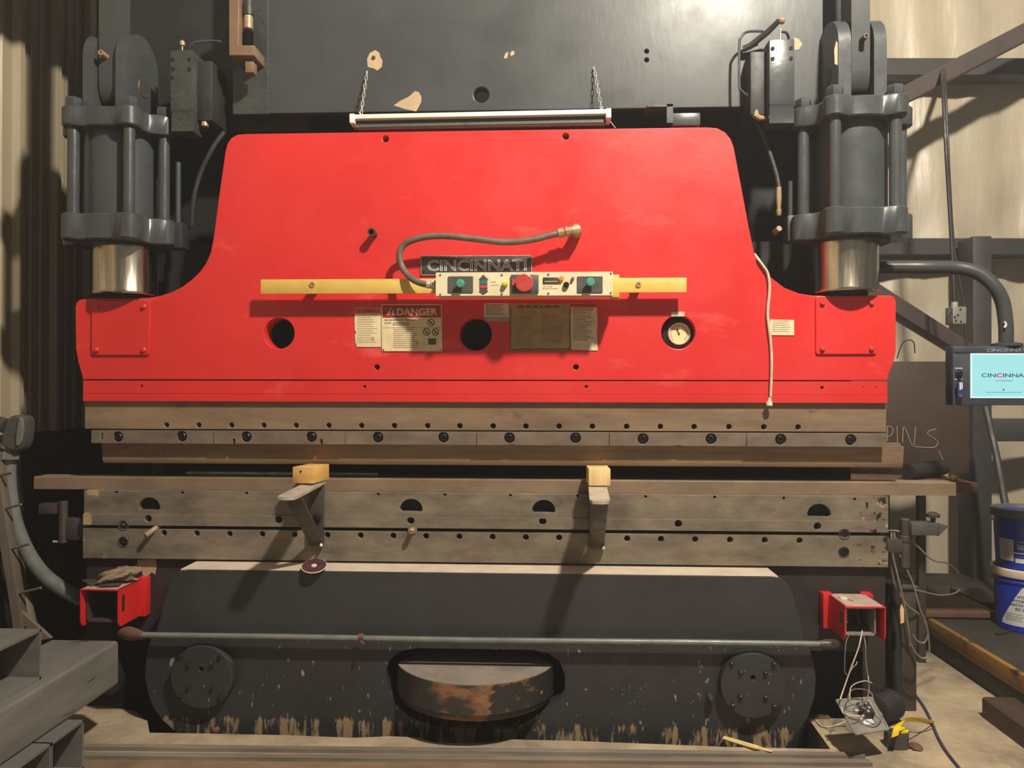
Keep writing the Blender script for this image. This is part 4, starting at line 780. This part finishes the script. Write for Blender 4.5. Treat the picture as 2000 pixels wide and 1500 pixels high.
O('scrap_wire', G().tube([flo(1593, 1406, .004), flo(1602, 1416, .006), flo(1615, 1420, .006), flo(1632, 1417, .006), flo(1655, 1408, .03)], .0034, 6, smooth=6), 'wire_white', 'curled white wire end lying on the pit edge', 'wire')
O('scrap_wire', G().tube([flo(1737, 1422, .004), flo(1755, 1424, .004), flo(1790, 1430, .004), flo(1815, 1425, .004), flo(1826, 1418, .004)], .002, 6, smooth=6), 'wire_grey', 'thin grey wire on the concrete by the tape measure', 'wire')
# rag and metal offcuts on the left red box
zt2 = at(190, 1150.5, -.2).z+.002
O('metal_offcut', G().prism([at(178, 1146, -.17).xyz*1, at(232, 1128, -.06).xyz*1, at(215, 1126, -.03).xyz*1, at(160, 1138, -.07).xyz*1], (0, 0, .004)), 'scrap', 'dark sheet offcut lying under the crumpled rag', 'offcut')
bpy.context.view_layer.update()
oc = bpy.data.objects['metal_offcut']; 
for i, v in enumerate(oc.data.vertices): v.co.z = zt2-oc.location.z+(0 if i < 4 else .004)
q = [Vector((at(188, 1150, -.19).x, -.185, 0)), Vector((at(228, 1148, -.19).x, -.17, 0)), Vector((at(236, 1140, -.12).x, -.10, 0)), Vector((at(208, 1141, -.12).x, -.10, 0))]
O('metal_offcut', G().prism([Vector((p.x, p.y, zt2+.005)) for p in q], (0, 0, .003)), 'scrap', 'bent dark offcut at the open edge of the scuffed red box', 'offcut')
g = G(); nu, nv = 36, 18; c0 = at(228, 1124, -.09); c0.z = zt2+.030; rnd = random.Random(3); ph_ = [rnd.uniform(0, 6.3) for _ in range(12)]
for j in range(nv+1):
    th = math.pi*j/nv
    for i in range(nu):
        f_ = 2*math.pi*i/nu; d = Vector((math.sin(th)*math.cos(f_), math.sin(th)*math.sin(f_), math.cos(th)))
        r = 1+.18*math.sin(3*f_+ph_[0])*math.sin(th)+.13*math.sin(7*f_+ph_[1]+3*th)+.12*math.sin(5*th+ph_[2]+2*f_)+.07*math.sin(13*f_+9*th+ph_[3])
        p = Vector((d.x*.085*r+.02*d.z, d.y*.06*r, d.z*.034*r)); p.z = max(p.z, -.026)+.012*d.x; p.z = max(p.z, -.024); g.v.append(tuple(c0+p))
for j in range(nv):
    for i in range(nu): g.f.append((j*nu+i, j*nu+(i+1) % nu, (j+1)*nu+(i+1) % nu, (j+1)*nu+i))
O('rag', g, 'rag', 'dirty crumpled tan rag lying on the red box', 'rag')
P('flaked_patch', G().plate(pxo([(268, 1093), (304, 1092), (306, 1106), (303, 1122), (296, 1118), (290, 1124), (280, 1135), (277, 1112), (268, 1108)], .028), [], .0285, .0012, .0003), 'primer', PB)

# ------------------------------------------------------------------ right background
def beam_px(name, pts, Y, th, m, label, cat, group=None): return O(name, G().plate(pxo(pts, Y), [], Y, th, .004), m, label, cat, group)
beam_px('wall_girt', [(1300, 113), (2250, 113), (2250, 146), (1300, 146)], 2.16, .18, 'beam', 'dark horizontal girt high on the insulated wall', 'beam')
beam_px('wall_girt', [(1300, 465), (2250, 465), (2250, 497), (1300, 497)], 2.16, .18, 'beam', 'dark horizontal girt level with the chrome piston', 'beam')
beam_px('diagonal_brace', [(1640, 232), (1730, 185), (2200, -60), (2200, -22), (1735, 219), (1640, 268)], 1.75, .08, 'beam_brown', 'brown diagonal brace crossing the high girt', 'brace')
beam_px('diagonal_brace', [(1640, 512), (1716, 553), (1895, 668), (1960, 710), (1940, 735), (1880, 690), (1716, 590), (1640, 545)], 1.75, .16, 'beam_brown', 'brown diagonal brace sloping down behind the monitor', 'brace')
O('steel_column', G().box(X(1893, 1.95), X(1929, 1.95), 1.9, 2.1, 0, Z(470, 1.95), .004), 'beam', 'dark steel column behind the monitor and pails', 'column')
g = G().box(X(1922, 1.6), X(2120, 1.6), 1.55, 1.75, 0, .02)
O('wall_rail', G().box(X(1930, 1.95), 6.5, 1.96, 2.06, Z(858, 1.95), Z(815, 1.95), .004), 'beam', 'short dark wall rail under the monitor', 'beam')
# hanging junction box and cords
hj = T('hanging_socket_box', 'small grey metal outlet box hanging on a long black cord', 'outlet box', at(1866, 636, 1.2))
a, b = at(1854, 600, 1.2), at(1881, 634, 1.2)
P('box', G().box(a.x, b.x, 1.16, 1.25, b.z, a.z, .006), 'cover_grey', hj)
P('gland', G().cyl(at(1864, 600, 1.2), at(1864, 590, 1.2), .018, 10), 'bright_steel', hj)
g = G()
for px, py in ((1859, 605), (1876, 604), (1859, 630), (1877, 628), (1865, 619), (1871, 615), (1867, 626)): p = at(px, py, 1.158); g.cyl((p.x, 1.161, p.z), (p.x, 1.155, p.z), .005, 8)
P('screws', g, 'ink', hj)
P('cord', G().tube([at(1864, 592, 1.2), at(1860, 500, 1.2), at(1853, 380, 1.2), at(1846, 260, 1.2), at(1841, 150, 1.4), at(1841, 138, 2.15)], .011, 8, smooth=6), 'rubber', hj)
O('hanging_cable', G().tube([at(1888, 690, 1.25), at(1884, 610, 1.25), at(1873, 540, 1.25), at(1862, 470, 1.25), at(1855, 360, 1.25), at(1850, 250, 1.25), at(1846, 152, 1.4), at(1846, 138, 2.15)], .008, 8, smooth=6), 'rubber', 'thin black cable hanging beside the outlet box', 'cable')
# operator monitor on its swing arm
YM = .10
mo = T('control_monitor', 'black operator monitor with a pale cyan CINCINNATI start screen', 'monitor', at(1985, 795, YM+.03))
MR = Matrix.Identity(4)
a, b = at(1861, 676, YM), at(2118, 792, YM)
P('housing', G().box(a.x, b.x, YM, YM+.07, b.z, a.z, .006), 'bezel', mo)
P('top_bezel', G().box(a.x+.004, b.x-.004, YM-.004, YM+.01, at(1861, 689, YM).z, a.z-.002, .002), 'bezel', mo)
P('bezel_lettering', text('CINCINNATI', (X(1926, YM), X(2006, YM), Z(687.5, YM), Z(681.5, YM)), YM-.0045, .0006, .02), 'bezel_ink', mo)
a2, b2 = at(1895, 690, YM), at(2106, 778, YM)
P('screen_border', G().box(a2.x, b2.x, YM-.003, YM+.004, b2.z, a2.z), 'screen_edge', mo); P('screen', G().box(a2.x+.007, b2.x-.007, YM-.0036, YM+.004, b2.z+.007, a2.z-.007), 'screen', mo, 'lit pale cyan screen')
P('screen_logo_box', G().box(X(1942, YM), X(1958.5, YM), YM-.0042, YM-.003, Z(736.5, YM), Z(727.5, YM)), 'screen_logo', mo)
P('screen_lettering', text('CINCINNATI', (X(1916, YM), X(2012, YM), Z(736, YM), Z(728.5, YM)), YM-.0044, .0005, .015), 'screen_ink', mo, 'word CINCINNATI on the screen')
P('screen_small_print', scribble([Z(742.5, YM)], X(1944, YM), X(1977, YM), YM-.0037, .003, 4, lo=.99, g=scribble([Z(764.5, YM)], X(1925, YM), X(1995, YM), YM-.0037, .0025, 6, lo=.99)).cyl((X(1959, YM), YM-.0036, Z(759.5, YM)), (X(1959, YM), YM-.0046, Z(759.5, YM)), .004, 10), 'screen_ink', mo)
p = at(1872, 730, YM); P('selector_switch', G().lathe([(.016, 0), (.016, .006), (.009, .008), (.009, .022), (.002, .024)], (p.x, YM, p.z), (0, -1, 0), 16), 'bolt_dark', mo)
P('switch_marks', G().box(X(1865, YM), X(1880, YM), YM-.001, YM, Z(719.5, YM), Z(718, YM)).box(X(1864, YM), X(1870, YM), YM-.001, YM, Z(740.5, YM), Z(739.5, YM)).box(X(1874, YM), X(1880, YM), YM-.001, YM, Z(740.5, YM), Z(739.5, YM)), 'label_white', mo)
kt = P('key_fob', G().plate(rrect(X(1864, YM), X(1877, YM), Z(776, YM), Z(744, YM), .012), [], YM-.03, .012, .003), 'key_blue', mo); P('fob_print', G().box(X(1867, YM), X(1870, YM), YM-.0312, YM-.03, Z(760, YM), Z(746, YM)).box(X(1871, YM), X(1873, YM), YM-.0312, YM-.03, Z(758, YM), Z(746, YM)), 'label_white', kt); P('fob_tip', G().box(X(1866, YM), X(1872, YM), YM-.0315, YM-.03, Z(772, YM), Z(769, YM)), 'red_button', kt)
ya = YM+.05
armp = [at(1640, 522, .30), at(1720, 522, .28), at(1800, 522, .22), at(1862, 523, ya+.06), at(1895, 528, ya+.04), at(1922, 541, ya+.02), at(1945, 564, ya), at(1958, 590, ya), at(1963, 620, ya), at(1965, 645, ya), at(1965, 668, ya)]
P('swing_arm', G().tube(armp, .031, 18, smooth=5), 'charcoal', mo, 'curved grey tubular arm'); p = at(1966, 674, ya); P('arm_flange', G().lathe([(.065, 0), (.065, .012), (.04, .018)], (p.x, ya, Z(676, YM)), (0, 0, 1), 24), 'charcoal', mo)
P('arm_sticker', G().tube([at(1962, 628, ya-.032), at(1965, 634, ya-.032), at(1962, 640, ya-.032)], .005, 6), 'label_white', mo)
# workbench with chalked back plate
yb0, yb1 = .78, 1.25; zw = Z(937, yb0)
wbk = T('workbench', 'rusty steel workbench with PINS chalked on its brown back plate', 'workbench', ((X(1690, yb0)+X(1908, yb0))/2, 1.0, 0))
P('bench_top', G().box(X(1640, yb0), X(1909, yb0), yb0, yb1+.05, zw-.055, zw, .003), 'rust', wbk)
a, b = at(1660, 706, yb1), at(1893, 900, yb1)
P('back_plate', G().box(a.x, b.x, yb1, yb1+.02, zw, a.z, .002), 'brown_plate', wbk)
for px, yy in ((1803.5, yb0+.03), (1803.5, yb1)): P('leg', G().box(X(px-7, yb0), X(px+7, yb0), yy-.02, yy+.02, 0, zw-.055, .002), 'dark_steel', wbk)
P('leg', G().box(X(1645, yb0), X(1660, yb0), yb0+.02, yb0+.06, 0, zw-.055, .002), 'dark_steel', wbk)
P('lower_shelf', G().box(X(1740, 1.3), X(1882, 1.3), .95, 1.3, .20, .235, .003), 'rust', wbk)
g = G()
for st in ([(1733, 862), (1733, 835), (1739, 833), (1744, 838), (1742, 848), (1734, 853)], [(1752, 832), (1753, 866)], [(1763, 864), (1766, 832), (1783, 872), (1788, 834)], [(1828, 838), (1815, 842), (1812, 848), (1824, 856), (1832, 864), (1826, 873), (1808, 874), (1786, 872)], [(1834, 880), (1840, 895), (1850, 908)]):
    g.tube([at(x, y_, yb1-.002) for x, y_ in st], .0025, 5, smooth=4)
P('chalk_lettering', g, 'chalk', wbk, 'chalked word PINS')
O('pipe_offcut', G().tube([at(1773, 929, .90), at(1840, 920, 1.08)], .045, 14).xf(Matrix.Translation((0, 0, 0))), 'rubber', 'dark fat pipe offcut lying on the workbench', 'pipe')
pf = bpy.data.objects['pipe_offcut']; pf.location.z = zw+.001
O('glint_ball', G().lathe([(.006, -.018), (.016, -.012), (.02, 0), (.016, .012), (.004, .018)], (X(1863, .85), .85, zw+.018), (0, 0, 1), 14), 'brass', 'small brass ball standing in for a glint on the workbench end', 'ball')  # ball added in place of an orange glint on the bench
# leaning bar
O('leaning_bar', G().tube([at(1925, 795, 1.5), at(1946, 890, 1.4), at(1964, 990, 1.3), at(1985, 1110, 1.15)], .022, 8), 'beam', 'thin dark bar leaning behind the blue pails', 'bar')
# platform with yellow edge, pails
px0 = 2.47; pf_ = T('steel_platform', 'low dark steel platform with a worn yellow edge under the pails', 'platform', (3.4, .4, 0))
P('deck', G().box(px0+.03, 5.4, -2.2, 2.05, .17, .19, .003), 'platform', pf_); P('yellow_edge', G().box(px0, px0+.032, -2.2, 2.05, .105, .192, .006), 'platform_yellow', pf_); P('side_web', G().box(px0+.02, px0+.05, -2.2, 2.05, 0, .106, .002), 'platform', pf_)
P('platform_frame', G().box(px0+.05, 5.3, -2.1, 2.0, 0, .17), 'deep_black', pf_)
O('steel_offcut', G().box(X(1880, 1.35), X(1935, 1.35), 1.15, 1.5, .191, .235, .003), 'dark_steel', 'flat steel block on the platform behind the pails', 'offcut')
O('steel_channel', G().prism([(2.29, .10, 0), (2.29, .10, .086), (2.30, .10, .092), (2.43, .10, .092), (2.44, .10, .086), (2.44, .10, 0)], (0, -2.2, 0)), 'brown_plate', 'brown steel tube lying on the floor along the platform', 'steel tube')
PC = Vector((2.915, .82, 0)); vdir = math.atan2(CAM.x-PC.x, -(CAM.y-PC.y))      # angle of the face toward the camera, about Z
def wrap(g, c, r0, r1, z0, z1, ang0, off):      # flat (x, z) print wrapped round a tapered pail
    o = []
    for x, y_, z in g.v:
        t = (z-z0)/(z1-z0); r = r0+(r1-r0)*t+off-y_; q = ang0+x/((r0+r1)/2); o.append((c.x+r*math.sin(q), c.y-r*math.cos(q), z))
    g.v = o; return g
def grid(x0, x1, z0f, z1f, n=14, sh=0):
    g = G()
    for i in range(n+1):
        x = x0+(x1-x0)*i/n; a_, b_ = z0f(i/n), z1f(i/n); g.v += [(x, 0, a_), (x, 0, b_)]
    g.f = [(2*i, 2*i+2, 2*i+3, 2*i+1) for i in range(n)]; return g
def pail(z, lid, label, r0=.133, r1=.150, h=.335):
    t = T('pail', label, 'pail', (PC.x, PC.y, z))
    P('body', G().lathe([(r0-.004, z), (r0, z+.005), (r0+(r1-r0)*.75, z+h*.76), (r1+.004, z+h*.78), (r1+.005, z+h*.80), (r1, z+h*.83), (r1+.001, z+h-.02)], PC*1, (0, 0, 1), 48).xf(Matrix.Identity(4)), 'blue_pail', t)
    P('lid', G().lathe([(r1+.010, z+h-.045), (r1+.013, z+h-.04), (r1+.013, z+h-.004), (r1+.006, z+h), (r1-.004, z+h-.002), (r1-.010, z+h-.022), (.002, z+h-.022)], PC*1, (0, 0, 1), 48), lid, t)
    return t, r0, r1, z, h
A0 = -vdir if False else math.atan2(CAM.x-PC.x, PC.y-CAM.y)
t1 = pail(.19, 'lid_cream', 'lower blue oil pail with a cream lid and slanted white label')
t, r0, r1, z, h = t1
def lab(t_, g, m, name, ang, off): P(name, wrap(g, PC, t_[1], t_[2]-.004, t_[3], t_[3]+t_[4]*.76, ang, off), m, t_[0])
A1 = A0-.30
lab(t1, grid(-.075, .16, lambda u: z+.035-.0*u, lambda u: z+.05+min(1, u*2.2)*.195, 24), 'label_white', 'label', A1, .0015)
def wtext(t_, s_, x0, x1, z0, z1, m, ang): lab(t_, text(s_, (x0, x1, z0, z1), 0, .0003, .01), m, 'print', ang, .0022)
wtext(t1, 'HYDRO', .01, .075, z+.185, z+.200, 'ink', A1); wtext(t1, 'HYDRAULIC', -.012, .095, z+.163, z+.178, 'ink', A1); wtext(t1, 'ANTIWEAR', -.026, .072, z+.141, z+.156, 'ink', A1); wtext(t1, 'ISO 32', -.0, .05, z+.119, z+.134, 'ink', A1)
lab(t1, scribble([z+.098, z+.086, z+.075, z+.064], -.05, .05, 0, .003, 5), 'ink_soft', 'small_print', A1, .002)
lab(t1, G().add([(.045, 0, z+.215), (.066, 0, z+.215), (.066, 0, z+.238)], [(0, 1, 2)]), 'label_blue', 'logo', A1, .0024)
t2 = pail(.19+.317, 'lid_grey', 'upper blue pail with a dark grey lid and printed labels')
t, r0, r1, z, h = t2; A2 = A0-.32
lab(t2, grid(-.085, -.005, lambda u: z+.06, lambda u: z+.175, 8), 'label_white', 'label', A2, .0015); lab(t2, scribble([z+.165-.008*k for k in range(12)], -.08, -.012, 0, .0022, 15, lo=.7), 'ink_soft', 'small_print', A2, .002)
lab(t2, grid(.002, .10, lambda u: z+.08, lambda u: z+.175, 8), 'label_blue', 'blue_label', A2, .0015); lab(t2, grid(.002, .10, lambda u: z+.055, lambda u: z+.078, 8), 'label_white', 'label', A2, .0016); lab(t2, scribble([z+.167, z+.15, z+.143, z+.136, z+.129], .012, .06, 0, .004, 9, lo=.9), 'label_white', 'small_print', A2, .002)
lab(t2, G().tube([(-.083, 0, z+.145), (-.06, -.004, z+.128), (-.03, -.004, z+.122), (0, -.004, z+.108), (.05, -.004, z+.108), (.10, -.004, z+.108)], .0028, 6, smooth=4), 'wire_white', 'bail_handle', A2, .004)
O('floor_cable', G().tube([flo(1945, 1238, .196), flo(1960, 1236, .196), flo(1985, 1226, .196), flo(2010, 1210, .196), flo(2060, 1180, .196)], .006, 6, smooth=5), 'rubber', 'short dark cable end lying on the platform by the pails', 'cable')

# ------------------------------------------------------------------ cables at the right bed end
cb_ = T('cable_bundle', 'tangle of grey cables looping down beside the bed end', 'cables', at(1775, 1290, .1))
for pts, r, m in (([(1734, 1037, .08), (1752, 1037, .06), (1772, 1046, .05), (1795, 1070, .05), (1822, 1094, .08), (1850, 1100, .15), (1872, 1118, .3)], .004, 'wire_grey'),
                  ([(1741, 1040, .06), (1743, 1080, .04), (1752, 1120, .03), (1764, 1170, .02), (1776, 1240, .02), (1777, 1262, .02)], .0042, 'wire_grey'),
                  ([(1746, 1040, .06), (1752, 1070, .05), (1768, 1105, .04), (1785, 1145, .03), (1797, 1190, .02), (1808, 1215, .02), (1812, 1240, .02), (1805, 1255, .02), (1792, 1252, .02), (1783, 1240, .02)], .004, 'wire_grey'),
                  ([(1743, 1050, .07), (1740, 1090, .06), (1748, 1140, .05), (1770, 1180, .04), (1795, 1200, .03), (1810, 1225, .02), (1815, 1265, .02), (1812, 1282, .02), (1800, 1285, .02), (1786, 1272, .02), (1780, 1258, .02)], .004, 'wire_grey'),
                  ([(1789, 1153, .05), (1800, 1155, .06), (1830, 1162, .1), (1850, 1162, .15), (1866, 1158, .2), (1874, 1152, .25)], .0036, 'wire_grey')):
    P('cable', G().tube([at(*q) for q in pts], r, 7, smooth=6), m, cb_)
P('thin_wire', G().tube([at(1752, 700, .15), at(1762, 672, .15), at(1776, 664, .15), at(1785, 670, .15), at(1787, 690, .15)], .003, 6, smooth=5), 'rubber', PB)
P('cable_tag', G().plate(pxo([(1761, 1180), (1766, 1190), (1766, 1216), (1759, 1219), (1758, 1190)], .0), [], .0, .006, .001), 'wood_pale', cb_)
pd = T('steel_pedestal', 'dark grey steel pedestal standing at the bed end behind hanging cables', 'pedestal', (X(1766, .2), .2, 0))
P('post', G().box(X(1742, .15), X(1790, .15), .15, .26, .0, Z(1140, .15), .004), 'dark_steel', pd); P('lid', G().box(X(1740, .15), X(1792, .15), .14, .27, Z(1141, .15), Z(1134, .15), .003), 'grey_plastic', pd)
P('pipe', G().cyl((X(1751, .1), .1, .05), (X(1751, .1), .1, Z(1130, .1)), .022, 14), 'black_paint', pd)
O('blue_cable', G().tube([flo(1741, 1262, .012), flo(1756, 1280, .006), flo(1772, 1306, .006), flo(1776, 1330, .006), flo(1787, 1355, .006), flo(1803, 1378, .006), flo(1816, 1402, .006), flo(1832, 1440, .006), flo(1850, 1470, .006), flo(1878, 1506, .006), flo(1890, 1530, .006)], .0058, 7, smooth=6), 'wire_blue', 'dark blue cable snaking over the concrete past the tape measure', 'cable')
# black drain pipe end
p = flo(1737, 1413, .0); ax = Vector((.80, .55, 0)).normalized(); g = G(); pr_ = []
for k in range(9): pr_ += [(.060, k*.014), (.066, k*.014+.004), (.066, k*.014+.009), (.060, k*.014+.012)]
pr_ += [(.055, .126), (.055, .02), (.002, .02)]
O('drain_pipe', G().lathe(pr_, p+Vector((-.07, -.02, .068)), ax, 28), 'rubber', 'black ribbed drain pipe end lying beside the pit', 'pipe')
O('rust_flake', G().box(X(1630, -.2), X(1665, -.2), flo(1640, 1405).y, flo(1640, 1398).y, .0, .008, .002), 'rust', 'flat rusty scrap by the pit edge', 'scrap')
# tape measure
c = flo(1757, 1465); tm = T('tape_measure', 'yellow and grey tape measure with its blade kinked over the floor', 'tape measure', c)
g = G(); ol = round_poly([(-.045, -.034), (.045, -.034), (.046, .02), (.03, .034), (-.03, .034), (-.046, .02)], 2)
P('case', G().prism([(c.x+x, c.y+.03+y_, .0) for x, y_ in ol], (0, 0, .068)), 'tape_grey', tm)
P('case_face', G().prism([(c.x+.012+x*.72, c.y+.028+y_*.75, .068) for x, y_ in ol], (0, 0, .006)), 'tape_yellow', tm); P('belt_clip', G().box(c.x-.036, c.x+.008, c.y+.018, c.y+.034, .074, .077, .001), 'grey_plastic', tm)
bl = [Vector((c.x-.03, c.y+.066, .05)), Vector((c.x-.015, c.y+.085, .11)), Vector((c.x+.01, c.y+.11, .125)), Vector((c.x+.05, c.y+.14, .075)), Vector((c.x+.09, c.y+.165, .03)), Vector((c.x+.16, c.y+.17, .008))]
bl = [at(1748, 1438, -.29), at(1752, 1421, -.28), at(1761, 1410, -.26), at(1773, 1405, -.24), at(1797, 1406, -.15), flo(1823, 1412, .008)]
bs = spline(bl, 5); g = G()
for i, p in enumerate(bs): wv = Vector((.013, -.002, .006)) if i < 12 else Vector((.004, -.006, .012)); g.v += [tuple(p-wv), tuple(p+wv), tuple(p+wv+Vector((0, 0, -.0012))), tuple(p-wv+Vector((0, 0, -.0012)))]
for i in range(len(bs)-1):
    for k in range(4): g.f.append((4*i+k, 4*i+(k+1) % 4, 4*i+4+(k+1) % 4, 4*i+4+k))
P('blade', g, 'tape_yellow', tm)
O('dirt_clod', G().lathe([(.002, 0), (.03, .004), (.022, .018), (.002, .024)], flo(1788, 1462), (.2, 0, 1), 7), 'rust', 'small brown crumpled leaf-like scrap beside the tape measure', 'scrap')
# long bars on the floor
def fbar(p0, p1, wd, h, lab_, m='floor_bar', z=0.0):
    d = (p1-p0); d.z = 0; n = Vector((d.y, -d.x, 0)).normalized()*wd
    O('floor_bar', G().prism([p0+Vector((0, 0, z)), p1+Vector((0, 0, z)), p1+n+Vector((0, 0, z)), p0+n+Vector((0, 0, z))], (0, 0, h)), m, lab_, 'steel bar', 'steel bars in front of the pit')
fbar(flo(-60, 1457), flo(1684, 1476.5), .030, .016, 'narrow steel bar next to the ragged pit edge')
fbar(flo(-60, 1474), flo(1697, 1490), .034, .016, 'steel bar between the narrow bar and the wide brown flat')
fbar(flo(-60, 1487), flo(1640, 1503), .12, .010, 'wide brown flat bar lying outermost from the pit', 'steel_die')
O('wood_stick', G().tube([at(1414, 1441, -.17), at(1440, 1449, -.21), at(1475, 1459, -.27), at(1508, 1468, -.33)], [.012, .014, .013, .004], 8, rx=.6), 'wood_pale', 'pale split wood stick leaning on the pit edge', 'stick')

# ------------------------------------------------------------------ left side
def hollow(axis, a0, a1, x0, x1, z0, z1, t=.012, rc=.014):     # square tube along Y (x range) or X (y range)
    out = rrect(x0, x1, z0, z1, rc, 3); inn = rrect(x0+t, x1-t, z0+t, z1-t, max(rc-t, .003), 3); n = len(out); g = G()
    f = (lambda u, a, z: (u, a, z)) if axis == 'Y' else (lambda u, a, z: (a, u, z))
    for pl_, a in ((out, a0), (out, a1), (inn, a0), (inn, a1)): g.v += [f(u, a, z) for u, z in pl_]
    for k in range(n):
        j = (k+1) % n; g.f += [(k, j, n+j, n+k), (2*n+k, 3*n+k, 3*n+j, 2*n+j), (k, 2*n+k, 2*n+j, j), (n+k, n+j, 3*n+j, 3*n+k)]
    return g
c = at(230.5, 1252, -.27); zb_m = at(231, 1338, -.27).z; zt_m = c.z
O('steel_tube', hollow('Y', -.27, -2.2, c.x-.30, c.x, zb_m, zt_m), 'tube_steel', 'long grey rectangular steel tube lying across the stack, pointing at the bed', 'steel tube', 'stacked steel tubes')
xe = at(77, 1330, -.71).x; O('steel_tube', hollow('X', xe, -2.4, -.71, -1.06, zt_m, zt_m+.187, .010, .006), 'tube_steel', 'open-ended square tube lying on top of the tube stack', 'steel tube', 'stacked steel tubes')
xe2 = at(161, 1407, -.614).x
for k in range(2): O('steel_tube', hollow('X', xe2, -2.4, -.614-k*.187, -.614-.184-k*.187, zb_m-.19, zb_m-.001, .010, .006), 'tube_steel', ['open-ended square tube under the stack, nearer the bed', 'open-ended square tube under the stack, farther from the bed'][k], 'steel tube', 'stacked steel tubes')
O('timber', G().box(-1.6, -1.5, -1.05, -.55, 0, zb_m-.192, .003), 'wood', 'timber bearer under the steel tubes', 'timber')
O('timber', G().box(-2.3, -2.2, -1.05, -.55, 0, zb_m-.192, .003), 'wood', 'timber bearer under the tube ends by the ribbed wall', 'timber')
st = T('conduit_stand', 'slanted taupe steel stand with thin rungs at the ribbed wall', 'stand', at(40, 1240, -.02))
P('post', G().plate(pxo([(-45, 800), (-22, 800), (44, 1230), (29, 1260), (18, 1180)], -.05), [], -.05, .05, .003), 'stand_paint', st)
P('gusset', G().plate(pxo([(33, 1190), (40, 1193), (99, 1247), (76, 1252), (40, 1216)], -.04), [], -.04, .02, .002), 'stand_paint', st)
for q0, q1 in (((-8, 930), (24, 923)), ((-4, 997), (41, 985)), ((2, 1077), (58, 1062)), ((22, 1163), (80, 1148))): P('rung', G().tube([at(*q0, -.03), at(*q1, -.06)], .006, 8), 'stand_paint', st)
cd_ = T('flexible_conduit', 'fat grey flexible conduit curving down from a cast elbow', 'conduit', at(60, 1180, .1))
pts = [at(*q) for q in ((16, 885, .03), (16, 930, .04), (20, 975, .045), (29, 1020, .05), (45, 1062, .06), (68, 1102, .08), (100, 1135, .12), (150, 1165, .18), (190, 1180, .22))]
sp_ = spline(pts, 10); P('hose', G().tube(sp_, [.0335+.0012*(i % 2) for i in range(len(sp_))], 14), 'conduit', cd_)
P('hose_fitting', G().lathe([(.036, 0), (.046, .004), (.046, .03), (.038, .034), (.034, .05), (.048, .054), (.048, .075)], at(17, 897, .02), (.1, 0, 1), 8), 'conduit', cd_)
P('elbow_body', G().plate(pxo(round_poly([(2, 872), (30, 884), (44, 872), (49, 830), (46, 812), (20, 810), (8, 835)], 2), -.02), [], -.03, .09, .012), 'grey_plastic', cd_); P('elbow_cover', G().plate(pxo(round_poly([(31, 875), (44, 866), (48, 832), (45, 814), (37, 818)], 2), -.03), [], -.04, .014, .004), 'conduit', cd_)
P('elbow_inlet', G().cyl(at(-12, 825, 0), at(12, 832, 0), .035, 16), 'dark_steel', cd_)
O('straight_pipe', G().tube([at(-20, 890, .17), at(0, 965, .17), at(30, 1090, .16), at(66, 1250, .15)], .030, 14), 'stand_paint', 'straight brownish pipe standing beside the flexible conduit', 'pipe')
p = at(1388, 1363, AY-.02); P('lock_lug', G().lathe([(.018, 0), (.016, .03), (.006, .045)], (p.x, AY-.002, p.z), (0, -1, -.1), 7), 'apron_low', PB)
p = at(424, 1424, AY); P('drain_plug', G().lathe([(.014, 0), (.012, .02), (.004, .024)], (p.x, AY-.002, p.z), (0, -1, 0), 7), 'rust', PB)

# ------------------------------------------------------------------ thin haze volume, added to lift the blacks
hm = bpy.data.materials.new('haze'); hm.use_nodes = True; hm.node_tree.nodes.clear()
ho_ = hm.node_tree.nodes.new('ShaderNodeOutputMaterial'); hv = hm.node_tree.nodes.new('ShaderNodeVolumeScatter'); hv.inputs['Density'].default_value = .010; hv.inputs['Anisotropy'].default_value = .25
hm.node_tree.links.new(hv.outputs[0], ho_.inputs['Volume']); MATS['haze'] = hm
hz = O('haze', G().box(-6.6, 7.6, -7.6, 3.2, -.6, 6.6), 'haze', 'thin haze volume added to lift the dark tones', 'haze', kind='stuff')
